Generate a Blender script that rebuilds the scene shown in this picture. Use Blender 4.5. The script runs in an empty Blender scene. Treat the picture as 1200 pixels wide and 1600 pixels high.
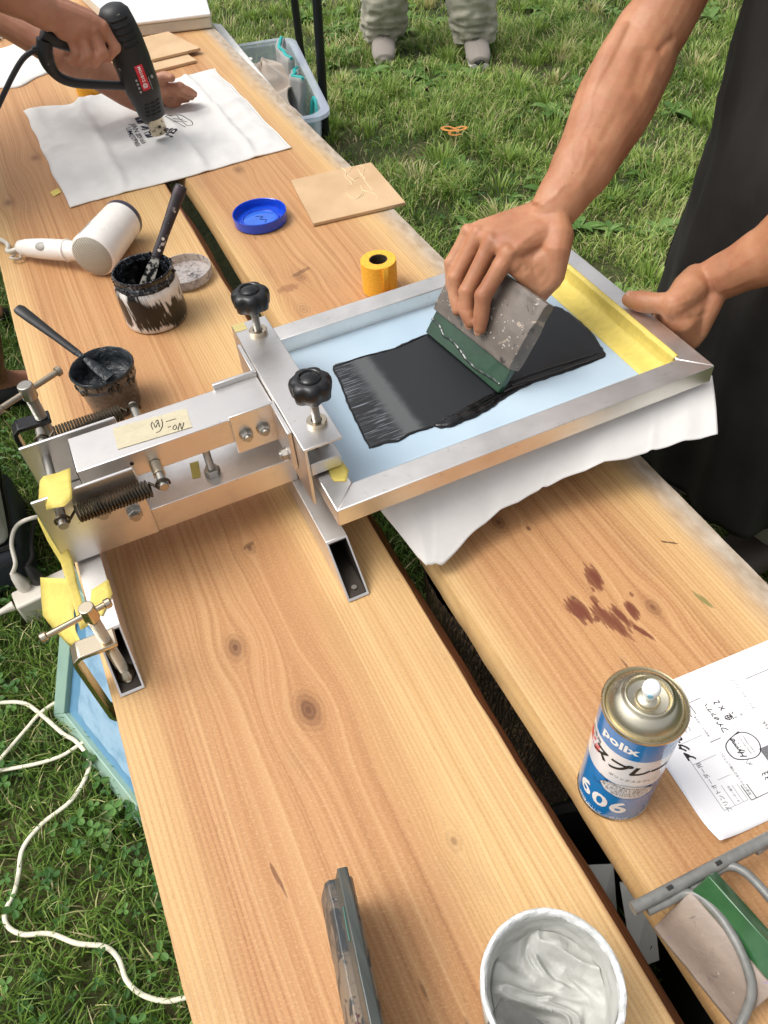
import bpy, bmesh, math, random
import numpy as np
from mathutils import Vector, Matrix, noise as mnoise
R_ = math.radians
random.seed(7); np.random.seed(7)
scene = bpy.context.scene
col = scene.collection

# ------------------------------------------------------------------ camera
# world: table top is z = 0, planks run along +Y, camera stands 0.745 m above the table
CAMZ = 0.745
CR = np.array([[ 0.90514899, -0.35518031,  0.23356422],
               [-0.42030257, -0.66549052,  0.61682097],
               [-0.06364789, -0.65648253, -0.75165128]])   # world <- (right, down, forward)
cd = bpy.data.cameras.new('camera'); cam = bpy.data.objects.new('camera', cd); col.objects.link(cam)
cd.sensor_fit = 'VERTICAL'; cd.sensor_height = 36.0; cd.lens = 1240.0/1600*36
cd.clip_start = 0.02; cd.clip_end = 400
m = Matrix.Identity(4)
for i in range(3):
    m[i][0] = CR[i][0]; m[i][1] = -CR[i][1]; m[i][2] = -CR[i][2]
m[2][3] = CAMZ
cam.matrix_world = m
scene.camera = cam
GZ = -0.52     # lawn level

# ------------------------------------------------------------------ light
SUN_EL, SUN_AZ = R_(60), R_(-68)       # azimuth from +Y, clockwise
world = bpy.data.worlds.new('World'); scene.world = world; world.use_nodes = True
wn = world.node_tree; wn.nodes.clear()
wo = wn.nodes.new('ShaderNodeOutputWorld'); wb = wn.nodes.new('ShaderNodeBackground')
sk = wn.nodes.new('ShaderNodeTexSky'); sk.sky_type = 'NISHITA'; sk.sun_disc = False
sk.sun_elevation = SUN_EL; sk.sun_rotation = SUN_AZ
sk.air_density = 1.0; sk.dust_density = 7.0; sk.ozone_density = 1.0
hs = wn.nodes.new('ShaderNodeHueSaturation'); hs.inputs['Saturation'].default_value = 0.22   # overcast: nearly white sky
wn.links.new(sk.outputs[0], hs.inputs['Color']); wn.links.new(hs.outputs[0], wb.inputs['Color'])
wb.inputs['Strength'].default_value = 0.15
wn.links.new(wb.outputs[0], wo.inputs['Surface'])
sd = bpy.data.lights.new('sun', 'SUN'); sun = bpy.data.objects.new('sun', sd); col.objects.link(sun)
sd.energy = 0.55; sd.angle = R_(28); sd.color = (1.0, 0.95, 0.87)
sdir = Vector((math.cos(SUN_EL)*math.sin(SUN_AZ), math.cos(SUN_EL)*math.cos(SUN_AZ), math.sin(SUN_EL)))
sun.rotation_euler = sdir.to_track_quat('Z', 'Y').to_euler()
sun.location = sdir*20
scene.view_settings.view_transform = 'Standard'; scene.view_settings.look = 'None'
scene.view_settings.exposure = 0.47; scene.view_settings.gamma = 1.0
scene.view_settings.use_curve_mapping = False
scene.cycles.max_bounces = 8; scene.cycles.transparent_max_bounces = 12
try: scene.cycles.use_denoising = True
except Exception: pass

# ------------------------------------------------------------------ helpers
ORG = {}     # object name -> world origin (no object here is rotated unless said)
def lk(o): col.objects.link(o); return o
def thing(name, label, cat, loc=(0,0,0), group=None):
    o = lk(bpy.data.objects.new(name, None)); o.location = loc; o.empty_display_size = .02
    o['label'] = label; o['category'] = cat
    if group: o['group'] = group
    ORG[o.name] = Vector(loc); return o
def tag(o, label, cat, group=None):
    o['label'] = label; o['category'] = cat
    if group: o['group'] = group
    return o
def kind(o, k): o['kind'] = k; return o

def frames(pts, closed=False):
    pts = [Vector(p) for p in pts]; n = len(pts); T = []
    for i in range(n):
        a = pts[i-1] if (i or closed) else pts[i]; b = pts[(i+1) % n] if (i < n-1 or closed) else pts[i]
        T.append((b-a).normalized())
    up = Vector((0,0,1)) if abs(T[0].z) < .9 else Vector((1,0,0))
    N = [(up - T[0]*up.dot(T[0])).normalized()]
    for i in range(1, n):
        v = N[-1] - T[i]*N[-1].dot(T[i])
        N.append(v.normalized() if v.length > 1e-6 else N[-1])
    return pts, T, N

class MB:
    def __init__(s): s.v = []; s.f = []
    def add(s, vs, fs):
        k = len(s.v); s.v += [Vector(v) for v in vs]; s.f += [tuple(i+k for i in f) for f in fs]; return s
    def box(s, c, size, rot=None):
        h = Vector(size)/2; vs = []
        for i in range(8):
            p = Vector((h.x*(1 if i & 1 else -1), h.y*(1 if i & 2 else -1), h.z*(1 if i & 4 else -1)))
            if rot is not None: p = rot @ p
            vs.append(Vector(c)+p)
        return s.add(vs, [(0,2,3,1),(4,5,7,6),(0,1,5,4),(2,6,7,3),(0,4,6,2),(1,3,7,5)])
    def mm(s, x0, x1, y0, y1, z0, z1):
        return s.box(((x0+x1)/2,(y0+y1)/2,(z0+z1)/2), (x1-x0,y1-y0,z1-z0))
    def hexa(s, b, t):    # four bottom, four top corners
        return s.add(list(b)+list(t), [(3,2,1,0),(4,5,6,7)]+[(i,(i+1)%4,(i+1)%4+4,i+4) for i in range(4)])
    def tube(s, pts, r, n=10, caps=True, closed=False, flat=1.0, side=None):
        # flat: second-axis factor of an elliptical section ; side: reference vector of first axis
        pts, T, N = frames(pts, closed); k = len(pts)
        rr = r if isinstance(r, (list, tuple)) else [r]*k
        vs = []; fs = []
        for i in range(k):
            nrm = N[i]
            if side is not None:
                sv = Vector(side); nrm = (sv - T[i]*sv.dot(T[i])).normalized()
            b = T[i].cross(nrm)
            ri = rr[i]; ra, rb = ri if isinstance(ri, (list, tuple)) else (ri, ri*flat)
            for j in range(n):
                a = 2*math.pi*j/n
                vs.append(pts[i] + nrm*(ra*math.cos(a)) + b*(rb*math.sin(a)))
        for i in range(k if closed else k-1):
            for j in range(n):
                a = i*n+j; b2 = i*n+(j+1) % n; i2 = (i+1) % k
                fs.append((a, b2, i2*n+(j+1) % n, i2*n+j))
        if caps and not closed:
            fs.append(tuple(range(n-1, -1, -1))); fs.append(tuple((k-1)*n+j for j in range(n)))
        return s.add(vs, fs)
    def lathe(s, prof, c=(0,0,0), n=40, M=None, wob=None, caps=False):
        vs = []; fs = []; k = len(prof)
        for i, (r, z) in enumerate(prof):
            for j in range(n):
                a = 2*math.pi*j/n; q = r*(1 + (wob(a, z) if wob else 0))
                p = Vector((q*math.cos(a), q*math.sin(a), z))
                if M is not None: p = M @ p
                vs.append(p + Vector(c))
        for i in range(k-1):
            for j in range(n):
                fs.append((i*n+j, i*n+(j+1) % n, (i+1)*n+(j+1) % n, (i+1)*n+j))
        if caps and prof[0][0] > 1e-6: fs.append(tuple(range(n-1, -1, -1)))
        if caps and prof[-1][0] > 1e-6: fs.append(tuple((k-1)*n+j for j in range(n)))
        return s.add(vs, fs)
    def prism(s, poly, h0, h1, M=None):
        # poly in (u,v), extruded along w from h0 to h1; M maps (u,v,w) to the world
        n = len(poly); vs = [Vector((p[0], p[1], h0)) for p in poly]+[Vector((p[0], p[1], h1)) for p in poly]
        if M is not None: vs = [M @ v for v in vs]
        return s.add(vs, [tuple(range(n-1, -1, -1)), tuple(range(n, 2*n))]+[(i, (i+1) % n, (i+1) % n+n, i+n) for i in range(n)])
    def grid(s, fn, nu, nv):
        vs = [fn(i/nu, j/nv) for j in range(nv+1) for i in range(nu+1)]
        return s.add(vs, [(j*(nu+1)+i, j*(nu+1)+i+1, (j+1)*(nu+1)+i+1, (j+1)*(nu+1)+i) for j in range(nv) for i in range(nu)])
    def sphere(s, c, r, n=14, m=9, sc=(1,1,1), rot=None):
        vs = []; fs = []
        for i in range(m+1):
            t = math.pi*i/m
            for j in range(n):
                a = 2*math.pi*j/n
                p = Vector((r*math.sin(t)*math.cos(a)*sc[0], r*math.sin(t)*math.sin(a)*sc[1], -r*math.cos(t)*sc[2]))
                if rot is not None: p = rot @ p
                vs.append(p+Vector(c))
        for i in range(m):
            for j in range(n): fs.append((i*n+j, i*n+(j+1) % n, (i+1)*n+(j+1) % n, (i+1)*n+j))
        return s.add(vs, fs)
    def build(s, name, mat, parent=None, origin=None, smooth=35, bevel=0, seg=2, solid=0, sub=0):
        me = bpy.data.meshes.new(name)
        o0 = Vector(origin) if origin is not None else (ORG.get(parent.name, Vector()) if parent else Vector())
        me.from_pydata([tuple(v-o0) for v in s.v], [], s.f)
        bm = bmesh.new(); bm.from_mesh(me)
        bmesh.ops.remove_doubles(bm, verts=bm.verts, dist=1e-6)
        bmesh.ops.recalc_face_normals(bm, faces=bm.faces)
        bm.to_mesh(me); bm.free()
        if smooth:
            me.polygons.foreach_set('use_smooth', [True]*len(me.polygons))
            me.set_sharp_from_angle(angle=R_(smooth))
        ob = lk(bpy.data.objects.new(name, me)); me.materials.append(mat)
        if parent: ob.parent = parent
        else: ob.location = o0
        ORG[ob.name] = o0
        if solid: md = ob.modifiers.new('s', 'SOLIDIFY'); md.thickness = solid; md.offset = 0
        if sub: md = ob.modifiers.new('u', 'SUBSURF'); md.levels = sub; md.render_levels = sub
        if bevel:
            md = ob.modifiers.new('b', 'BEVEL'); md.width = bevel; md.segments = seg; md.limit_method = 'ANGLE'; md.angle_limit = R_(40)
        return ob

def catmull(pts, n=8, closed=False):
    P = [Vector(p) for p in pts]; out = []; k = len(P)
    rng = range(k) if closed else range(k-1)
    for i in rng:
        p0 = P[i-1] if (i or closed) else P[0]; p1 = P[i]; p2 = P[(i+1) % k]; p3 = P[(i+2) % k] if (closed or i+2 < k) else P[-1]
        for j in range(n):
            t = j/n
            out.append(.5*((2*p1)+(p2-p0)*t+(2*p0-5*p1+4*p2-p3)*t*t+(3*p1-p0-3*p2+p3)*t*t*t))
    if not closed: out.append(P[-1])
    return out

def px(x, y, z):      # point of the photograph's pixel grid carried onto the level z
    d = CR @ np.array([x-600., y-800., 1240.]); t = (z-CAMZ)/d[2]
    return Vector((d[0]*t, d[1]*t, z))
def pxd(x, y, depth):  # the same at a known distance
    d = CR @ np.array([x-600., y-800., 1240.])/1240*depth
    return Vector((d[0], d[1], d[2]+CAMZ))
def pxp(x, y, p0, nrm):  # the same on any plane
    d = Vector(CR @ np.array([x-600., y-800., 1240.])); c = Vector((0,0,CAMZ)); nrm = Vector(nrm)
    return c + d*((Vector(p0)-c).dot(nrm)/d.dot(nrm))

# ------------------------------------------------------------------ materials
def srgb(r, g, b):
    f = lambda c: (c/255/12.92) if c/255 <= .04045 else ((c/255+.055)/1.055)**2.4
    return (f(r), f(g), f(b), 1)
class NT:
    def __init__(s, name):
        s.mat = bpy.data.materials.new(name); s.mat.use_nodes = True; s.t = s.mat.node_tree
        s.b = s.t.nodes['Principled BSDF']; s.o = s.t.nodes['Material Output']
        s._tc = None
    def n(s, typ, **kw):
        nd = s.t.nodes.new(typ)
        for k, v in kw.items():
            if k in nd.inputs: s.put(nd.inputs[k], v)
            else: setattr(nd, k, v)
        return nd
    def put(s, sock, v):
        if isinstance(v, bpy.types.NodeSocket): s.t.links.new(v, sock)
        else: sock.default_value = v
    def set(s, **kw):
        for k, v in kw.items(): s.put(s.b.inputs[k.replace('_', ' ')], v)
        return s
    @property
    def co(s):
        if not s._tc: s._tc = s.n('ShaderNodeTexCoord')
        return s._tc.outputs['Object']
    def math(s, op, a, b=0.0, c=0.0, clamp=False):
        nd = s.n('ShaderNodeMath', operation=op, use_clamp=clamp)
        s.put(nd.inputs[0], a); s.put(nd.inputs[1], b); s.put(nd.inputs[2], c)
        return nd.outputs[0]
    def sep(s, v): return s.n('ShaderNodeSeparateXYZ', Vector=v).outputs
    def comb(s, x, y, z=0.0):
        nd = s.n('ShaderNodeCombineXYZ'); s.put(nd.inputs[0], x); s.put(nd.inputs[1], y); s.put(nd.inputs[2], z); return nd.outputs[0]
    def scale(s, v, xyz):
        nd = s.n('ShaderNodeMapping', Vector=v); nd.inputs['Scale'].default_value = xyz; return nd.outputs[0]
    def noise(s, v, sc=5., det=4., rough=.55, dist=0.):
        nd = s.n('ShaderNodeTexNoise'); s.put(nd.inputs['Vector'], v)
        nd.inputs['Scale'].default_value = sc; nd.inputs['Detail'].default_value = det
        nd.inputs['Roughness'].default_value = rough; nd.inputs['Distortion'].default_value = dist
        return nd.outputs[0]
    def ramp(s, fac, stops, interp='LINEAR'):
        nd = s.n('ShaderNodeValToRGB'); s.put(nd.inputs[0], fac); cr = nd.color_ramp; cr.interpolation = interp
        while len(cr.elements) < len(stops): cr.elements.new(.5)
        for e, (p, c) in zip(cr.elements, stops):
            e.position = p; e.color = c if len(c) == 4 else (*c, 1)
        return nd.outputs[0]
    def step(s, fac, a, b): return s.ramp(fac, [(a, (0,0,0,1)), (b, (1,1,1,1))])
    def mix(s, fac, a, b, blend='MIX'):
        nd = s.n('ShaderNodeMix', data_type='RGBA', blend_type=blend)
        s.put(nd.inputs[0], fac); s.put(nd.inputs[6], a); s.put(nd.inputs[7], b); return nd.outputs[2]
    def bump(s, h, strength=.3, dist=.002):
        nd = s.n('ShaderNodeBump'); s.put(nd.inputs['Height'], h); nd.inputs['Strength'].default_value = strength
        nd.inputs['Distance'].default_value = dist; s.t.links.new(nd.outputs[0], s.b.inputs['Normal']); return nd.outputs[0]

def plain(name, rgb, rough=.5, metal=0., var=.12, vs=40., bump=.0, bs=200., bd=.0006, coat=0., spec=None):
    t = NT(name); c = srgb(*rgb)
    n1 = t.noise(t.co, vs, 5)
    dark = tuple(x*(1-var) for x in c[:3])+(1,); lite = tuple(min(1, x*(1+var)) for x in c[:3])+(1,)
    t.set(Base_Color=t.ramp(n1, [(.3, dark), (.7, lite)]), Metallic=metal)
    t.set(Roughness=t.math('MULTIPLY_ADD', n1, .25*rough, rough*.87))
    if coat: t.set(Coat_Weight=coat, Coat_Roughness=.08)
    if spec is not None: t.set(Specular_IOR_Level=spec)
    if bump: t.bump(t.noise(t.co, bs, 4), bump, bd)
    return t.mat
MATS = {}
# ================================================================== SETTING
def ground_mat():
    t = NT('soil'); n1 = t.noise(t.co, 3.0, 6); n2 = t.noise(t.co, 40, 5)
    c = t.ramp(n1, [(.35, srgb(52,60,24)), (.55, srgb(72,72,36)), (.7, srgb(100,88,56))])
    t.set(Base_Color=t.mix(t.math('MULTIPLY', n2, .7), c, srgb(48,58,24)), Roughness=.95)
    t.bump(n2, .8, .02); return t.mat
def gfun(u, v):
    x = -30+60*u; y = -30+60*v
    return Vector((x, y, GZ))
g = MB().grid(gfun, 8, 8).build('ground', ground_mat(), smooth=0)
kind(g, 'structure')

# ---- grass: real blades, one mass nobody could count
def vnoise(x, y, s, seed=0.):
    return np.array([mnoise.noise(Vector((a*s+seed, b*s, seed))) for a, b in zip(x, y)])
def blade_mesh(name, X, Y, H, W, lean, heading, tint, curl, mat, zbase=GZ):
    n = len(X); S = 4                       # rows of the strip
    t = np.array([0, .38, .72, 1.0]); wd = np.array([.75, 1.0, .66, .06])
    dx = np.cos(heading); dy = np.sin(heading); sx = -dy; sy = dx
    V = np.zeros((n, S, 2, 3))
    for k in range(S):
        out = lean*H*(t[k]**curl); up = H*t[k]*np.sqrt(np.clip(1-(lean*t[k]*.85)**2, .04, 1))
        for j, sg in enumerate((-1, 1)):
            V[:, k, j, 0] = X+dx*out+sx*W*wd[k]*sg*.5
            V[:, k, j, 1] = Y+dy*out+sy*W*wd[k]*sg*.5
            V[:, k, j, 2] = zbase+up
    V = V.reshape(-1, 3); base = (np.arange(n)*S*2)[:, None]
    q = np.concatenate([base+np.array([[2*k, 2*k+1, 2*k+3, 2*k+2]]) for k in range(S-1)], 1).reshape(-1, 4)
    me = bpy.data.meshes.new(name); me.vertices.add(len(V)); me.vertices.foreach_set('co', V.ravel())
    me.loops.add(q.size); me.loops.foreach_set('vertex_index', q.ravel())
    me.polygons.add(len(q)); me.polygons.foreach_set('loop_start', np.arange(len(q))*4); me.polygons.foreach_set('loop_total', np.full(len(q), 4))
    me.polygons.foreach_set('use_smooth', np.ones(len(q), bool)); me.update(calc_edges=True)
    at = me.attributes.new('tint', 'FLOAT', 'POINT'); at.data.foreach_set('value', np.repeat(tint, S*2).astype(np.float32))
    me.materials.append(mat); me.validate()
    return lk(bpy.data.objects.new(name, me))
def leaf_mat(name, stops, rough=.45):
    t = NT(name); a = t.n('ShaderNodeAttribute'); a.attribute_name = 'tint'
    nz = t.noise(t.co, 60, 3)
    f = t.math('ADD', a.outputs['Fac'], t.math('MULTIPLY_ADD', nz, .16, -.08))
    c = t.ramp(f, stops); t.set(Base_Color=c, Roughness=rough, Specular_IOR_Level=.35)
    tr = t.n('ShaderNodeBsdfTranslucent', Color=c); mx = t.n('ShaderNodeMixShader'); mx.inputs[0].default_value = .35
    t.t.links.new(t.b.outputs[0], mx.inputs[1]); t.t.links.new(tr.outputs[0], mx.inputs[2]); t.t.links.new(mx.outputs[0], t.o.inputs['Surface'])
    return t.mat
GRASS = leaf_mat('grass_blade', [(0, srgb(66,96,36)), (.3, srgb(110,142,58)), (.6, srgb(150,176,84)), (.8, srgb(184,200,118)), (.9, srgb(206,194,142)), (1, srgb(220,206,168))])
def scatter(x0, x1, y0, y1, dens):
    n = int((x1-x0)*(y1-y0)*dens); return np.random.uniform(x0, x1, n), np.random.uniform(y0, y1, n)
xs, ys = [], []
for (a, b, c, d, e) in ((.45, 1.6, .2, 2.2, 15000), (.45, 2.4, 2.2, 3.4, 13000), (1.6, 3.0, .9, 2.2, 9000), (2.4, 4.0, 1.9, 3.4, 6500), (.3, 4.2, 3.4, 5.6, 5000)):
    x, y = scatter(a, b, c, d, e); xs.append(x); ys.append(y)
X = np.concatenate(xs); Y = np.concatenate(ys)
keep = (Y > X*.55-.35); X, Y = X[keep], Y[keep]
n1 = vnoise(X, Y, 2.4, 3.); n2 = vnoise(X, Y, 6.5, 9.); n3 = vnoise(X, Y, 1.1, 21.)
bare = (n2 < -.30) | ((n1 < -.40) & (n2 < .1)); k2 = ~bare | (np.random.rand(len(X)) < .22)
X, Y, n1, n2, n3 = X[k2], Y[k2], n1[k2], n2[k2], n3[k2]
N = len(X); rnd = np.random.rand
H = (.03+.03*rnd(N)+np.clip(n1, -.2, .6)*.06+np.clip(n2, -.3, .5)*.035)*(1+.5*(rnd(N) > .93))
H = np.clip(H*.85, .012, .10)
tint = np.clip(.44+.42*n2+.34*n3+.20*np.random.randn(N), 0, .84)
straw = (rnd(N) < .10+.28*np.clip(n1*n2*4-.1, 0, 1)); tint[straw] = .86+.14*rnd(straw.sum())
lean = np.clip(.35+.65*rnd(N)**.7, 0, .97)
head = 2*np.pi*rnd(N)+n3*2
W = (.0019+.0021*rnd(N))*(1+.12*np.clip(Y-1.5, 0, 4))
# tussocks: long blades fanning out of one root
tx, ty, th_, tl, tt_ = [], [], [], [], []
for _ in range(330):
    a, b = random.uniform(.62, 3.4), random.uniform(.5, 5.0)
    if b < a*.55-.3: continue
    dry = random.random() < .22; hh = random.uniform(.04, .085); rr_ = random.uniform(.02, .07)
    for _ in range(random.randint(40, 110)):
        q = random.uniform(0, 6.283); k = random.random()**.7
        tx.append(a+rr_*k*math.cos(q)); ty.append(b+rr_*k*math.sin(q)); th_.append(hh*random.uniform(.55, 1.1)); tl.append((q+random.uniform(-.5, .5), .15+.7*k))
        tt_.append(random.uniform(.84, 1.) if dry and random.random() < .75 else min(.82, max(0, random.gauss(.5, .16))))
nt = len(tx); X = np.concatenate([X, tx]); Y = np.concatenate([Y, ty]); H = np.concatenate([H, th_]); head = np.concatenate([head, [p[0] for p in tl]]); lean = np.concatenate([lean, np.clip([p[1] for p in tl], 0, .97)]); tint = np.concatenate([tint, tt_]); W = np.concatenate([W, .003+.002*rnd(nt)]); N = len(X)
lawn = blade_mesh('grass', X, Y, H, W, lean, head, tint, 1.7+.8*rnd(N), GRASS)
kind(lawn, 'stuff'); tag(lawn, 'shaggy green lawn with pale dry tufts beyond the planks', 'grass')
# darker short turf beside and under the planks, mixed with clover
x, y = scatter(-1.0, .5, -.15, 2.6, 21000); keep = (x < -.02) | (y < 1.9); x, y = x[keep], y[keep]; N = len(x)
n2 = vnoise(x, y, 7., 2.)
turf = blade_mesh('turf', x, y, .022+.038*rnd(N), .0018+.0016*rnd(N), np.clip(.35+.65*rnd(N), 0, .97), 2*np.pi*rnd(N),
                  np.where(rnd(N) < .10, .8+.15*rnd(N), np.clip(.22+.2*n2+.14*np.random.randn(N), 0, .7)), 1.6+.8*rnd(N), GRASS)
kind(turf, 'stuff'); tag(turf, 'short dark green turf along the left plank edge', 'grass')
# clover: three round leaflets on a stem
def clover_field():
    vs, fs, tn = [], [], []
    def leaflet(c, ang, r, tilt, tv):
        k = len(vs); d = Vector((math.cos(ang), math.sin(ang), 0)); s_ = Vector((-d.y, d.x, 0)); up = Vector((0,0,1))
        prof = [(0, 0), (.45, .42), (.95, .62), (1.45, .55), (1.75, .25), (1.66, 0), (1.75, -.25), (1.45, -.55), (.95, -.62), (.45, -.42)]
        mid = []
        for (a, b) in prof: vs.append(c+d*(a*r)+s_*(b*r)+up*(tilt*a*r+abs(b)*r*.35)); tn.append(tv)
        vs.append(c+d*(.95*r)+up*(tilt*.95*r-.06*r)); tn.append(tv+.08)
        for i in range(10): fs.append((k+10, k+i, k+(i+1) % 10))
    for i in range(1700):
        if i < 1150: cx, cy = random.uniform(-.75, -.05), random.uniform(-.1, 2.1)
        elif i < 1450: cx, cy = random.uniform(.12, .45), random.uniform(-.2, 1.4)
        else: cx, cy = random.uniform(.6, 2.2), random.uniform(.8, 2.6)
        if mnoise.noise(Vector((cx*5, cy*5, 1))) < -.12: continue
        hgt = random.uniform(.02, .055); top = Vector((cx+random.uniform(-.015, .015), cy+random.uniform(-.015, .015), GZ+hgt))
        k = len(vs); w = .0009
        for p in (Vector((cx-w, cy, GZ)), Vector((cx+w, cy, GZ)), top+Vector((w,0,0)), top-Vector((w,0,0))): vs.append(p); tn.append(.5)
        fs.append((k, k+1, k+2, k+3))
        a0 = random.uniform(0, 6.28); r = random.uniform(.004, .009); tv = random.uniform(.1, .9)
        for q in range(3): leaflet(top, a0+q*2.094+random.uniform(-.2, .2), r, random.uniform(-.25, .45), tv)
    return vs, fs, tn
vs, fs, tn = clover_field()
me = bpy.data.meshes.new('clover'); me.from_pydata([tuple(v) for v in vs], [], fs)
at = me.attributes.new('tint', 'FLOAT', 'POINT'); at.data.foreach_set('value', np.array(tn, np.float32))
me.materials.append(leaf_mat('clover_leaf', [(0, srgb(48,84,38)), (.5, srgb(74,116,52)), (1, srgb(112,152,78))], .5))
cl = lk(bpy.data.objects.new('clover', me)); kind(cl, 'stuff'); tag(cl, 'round three-leaved clover growing through the turf', 'clover')
# broad weed leaves
def weeds(name, spots, mat_):
    vs, fs, tn = [], [], []
    for (wx, wy, nl, ln) in spots:
        a0 = random.uniform(0, 6.28)
        for q in range(nl):
            a = a0+q*6.283/nl+random.uniform(-.4, .4); L = ln*random.uniform(.7, 1.2); el = random.uniform(.3, .9); tv = random.uniform(.2, .9)
            d = Vector((math.cos(a), math.sin(a), 0)); s_ = Vector((-d.y, d.x, 0)); k = len(vs)
            for i in range(7):
                t = i/6; w = L*.2*math.sin(math.pi*min(1, t*.92+.06))**.8
                c = Vector((wx, wy, GZ+.008))+d*(L*t)+Vector((0,0,L*el*(t-t*t*.75)))
                for j in (-1, 0, 1): vs.append(c+s_*(w*j)+Vector((0,0,abs(j)*w*.25))); tn.append(tv)
            for i in range(6):
                for j in (0, 1): b = k+i*3+j; fs.append((b, b+1, b+4, b+3))
    me = bpy.data.meshes.new(name); me.from_pydata([tuple(v) for v in vs], [], fs)
    at = me.attributes.new('tint', 'FLOAT', 'POINT'); at.data.foreach_set('value', np.array(tn, np.float32)); me.polygons.foreach_set('use_smooth', [True]*len(fs))
    me.materials.append(mat_); return kind(lk(bpy.data.objects.new(name, me)), 'stuff')
WEED = leaf_mat('weed_leaf', [(0, srgb(70,104,46)), (.5, srgb(98,136,64)), (1, srgb(138,168,100))], .5)
sp = []
while len(sp) < 150:
    a, b = random.uniform(.65, 2.9), random.uniform(.9, 4.4)
    if b > a*.55-.2 and mnoise.noise(Vector((a*1.7, b*1.7, 5))) > .05: sp.append((a, b, random.randint(4, 8), random.uniform(.035, .085)))
sp += [(random.uniform(-.7, -.1), random.uniform(0, 2), random.randint(3, 5), random.uniform(.03, .05)) for _ in range(26)]
tag(weeds('weeds', sp, WEED), 'broad-leaved weeds scattered through the grass', 'weeds')

# ---- planks
def wood_mat(name, knots, sap, stains=(), grey=None, bark=None, flat=.03, base=((154,107,67), (178,130,84), (194,150,103)), sapc=((194,154,98), (214,180,126))):
    t = NT(name); X, Y, Z = t.sep(t.co)
    wy = t.noise(t.scale(t.co, (3, .36, 3)), 2.0, 3); wob = t.math('MULTIPLY_ADD', wy, .024, -.012)
    g = t.math('ADD', X, wob); kd = None; kn = t.math('MULTIPLY_ADD', t.noise(t.scale(t.co, (60, 40, 1)), 1, 4), 1.1, .45)
    for (kx, ky, kr, dark) in knots:
        dx = t.math('SUBTRACT', X, kx); dy = t.math('MULTIPLY', t.math('SUBTRACT', Y, ky), .62)
        d2 = t.math('ADD', t.math('MULTIPLY', dx, dx), t.math('MULTIPLY', dy, dy))
        w = t.math('EXPONENT', t.math('MULTIPLY', d2, -1.0/(kr*1.7)**2)); d2 = t.math('MULTIPLY', d2, kn)
        g = t.math('ADD', kx, t.math('MULTIPLY', t.math('SUBTRACT', g, kx), t.math('MULTIPLY_ADD', w, -.82, 1.0)))
        wc = t.math('MULTIPLY', t.math('EXPONENT', t.math('MULTIPLY', d2, -1.0/(kr*.52)**2)), dark*1.1)
        ring = t.math('MULTIPLY', t.math('MULTIPLY', t.math('SINE', t.math('MULTIPLY', t.math('SQRT', d2), 1300)), .14), t.math('EXPONENT', t.math('MULTIPLY', d2, -1.0/(kr*1.0)**2)))
        k = t.math('ADD', wc, ring); kd = k if kd is None else t.math('MAXIMUM', kd, k)
    # growth rings: wide flat-sawn bands and fine straight lines
    gv = t.comb(t.math('MULTIPLY', g, 135), t.math('MULTIPLY', Y, .7), 0.)
    r1 = t.noise(gv, 1.0, 3, .6, .15)
    gv2 = t.comb(t.math('MULTIPLY', g, 250), t.math('MULTIPLY', Y, 1.1), 3.)
    r2 = t.noise(gv2, 1.0, 2, .5)
    lines = t.math('POWER', t.math('ABSOLUTE', t.math('SINE', t.math('MULTIPLY_ADD', g, 620, t.math('MULTIPLY', wy, 22)))), 6)
    f = t.math('ADD', t.math('MULTIPLY', r1, .50), t.math('MULTIPLY', r2, .50))
    heart = t.ramp(f, [(.32, srgb(*base[0])), (.46, srgb(*base[1])), (.64, srgb(*base[2]))])
    sapw = t.ramp(f, [(.3, srgb(*sapc[0])), (.65, srgb(*sapc[1]))])
    nz = t.noise(t.scale(t.co, (14, 2.2, 1)), 1, 4); xe = t.math('ADD', X, t.math('MULTIPLY_ADD', nz, .05, -.025))
    sm = None
    for (a, b) in sap:
        q = t.step(t.math('MULTIPLY_ADD', xe, 1.0/(b-a), -a/(b-a)), 0., 1.)
        sm = q if sm is None else t.math('MAXIMUM', sm, q)
    c = t.mix(sm, heart, sapw)
    blot = t.noise(t.scale(t.co, (5, 1.6, 1)), 1.2, 5); c = t.mix(t.math('MULTIPLY', t.step(blot, .42, .72), .34), c, srgb(166,112,72), 'MIX')
    vor = t.n('ShaderNodeTexVoronoi'); t.put(vor.inputs['Vector'], t.scale(t.co, (46, 9, 1))); vor.inputs['Scale'].default_value = 1.; nick = t.math('MULTIPLY', t.ramp(vor.outputs['Distance'], [(.03, (1,1,1,1)), (.10, (0,0,0,1))]), t.step(t.sep(vor.outputs['Color'])[0], .80, .84)); c = t.mix(t.math('MULTIPLY', nick, .6), c, srgb(84,52,32))
    lm = t.math('MULTIPLY_ADD', t.step(t.math('ABSOLUTE', t.math('SUBTRACT', xe, flat)), .05, .09), .16, .06)
    c = t.mix(t.math('MULTIPLY', lines, lm), c, srgb(124,78,46), 'MIX')
    dirt = t.noise(t.scale(t.co, (9, 4, 1)), 1, 6, .65); c = t.mix(t.math('MULTIPLY', t.step(dirt, .55, .75), .22), c, srgb(112,88,70))
    # saw marks across the board
    saw = t.noise(t.comb(t.math('MULTIPLY', X, 260), t.math('MULTIPLY_ADD', Y, 520, t.math('MULTIPLY', X, 120)), 0.), 1, 3, .6)
    grit = t.noise(t.scale(t.co, (900, 500, 1)), 1, 2)
    c = t.mix(t.math('MULTIPLY', t.step(saw, .50, .76), .34), c, srgb(222,188,146))
    c = t.mix(t.math('MULTIPLY', t.step(grit, .56, .8), .25), c, srgb(132,84,52))
    spk = t.noise(t.scale(t.co, (170, 60, 1)), 1, 3); c = t.mix(t.math('MULTIPLY', t.step(spk, .66, .78), .35), c, srgb(120,76,46))
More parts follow.
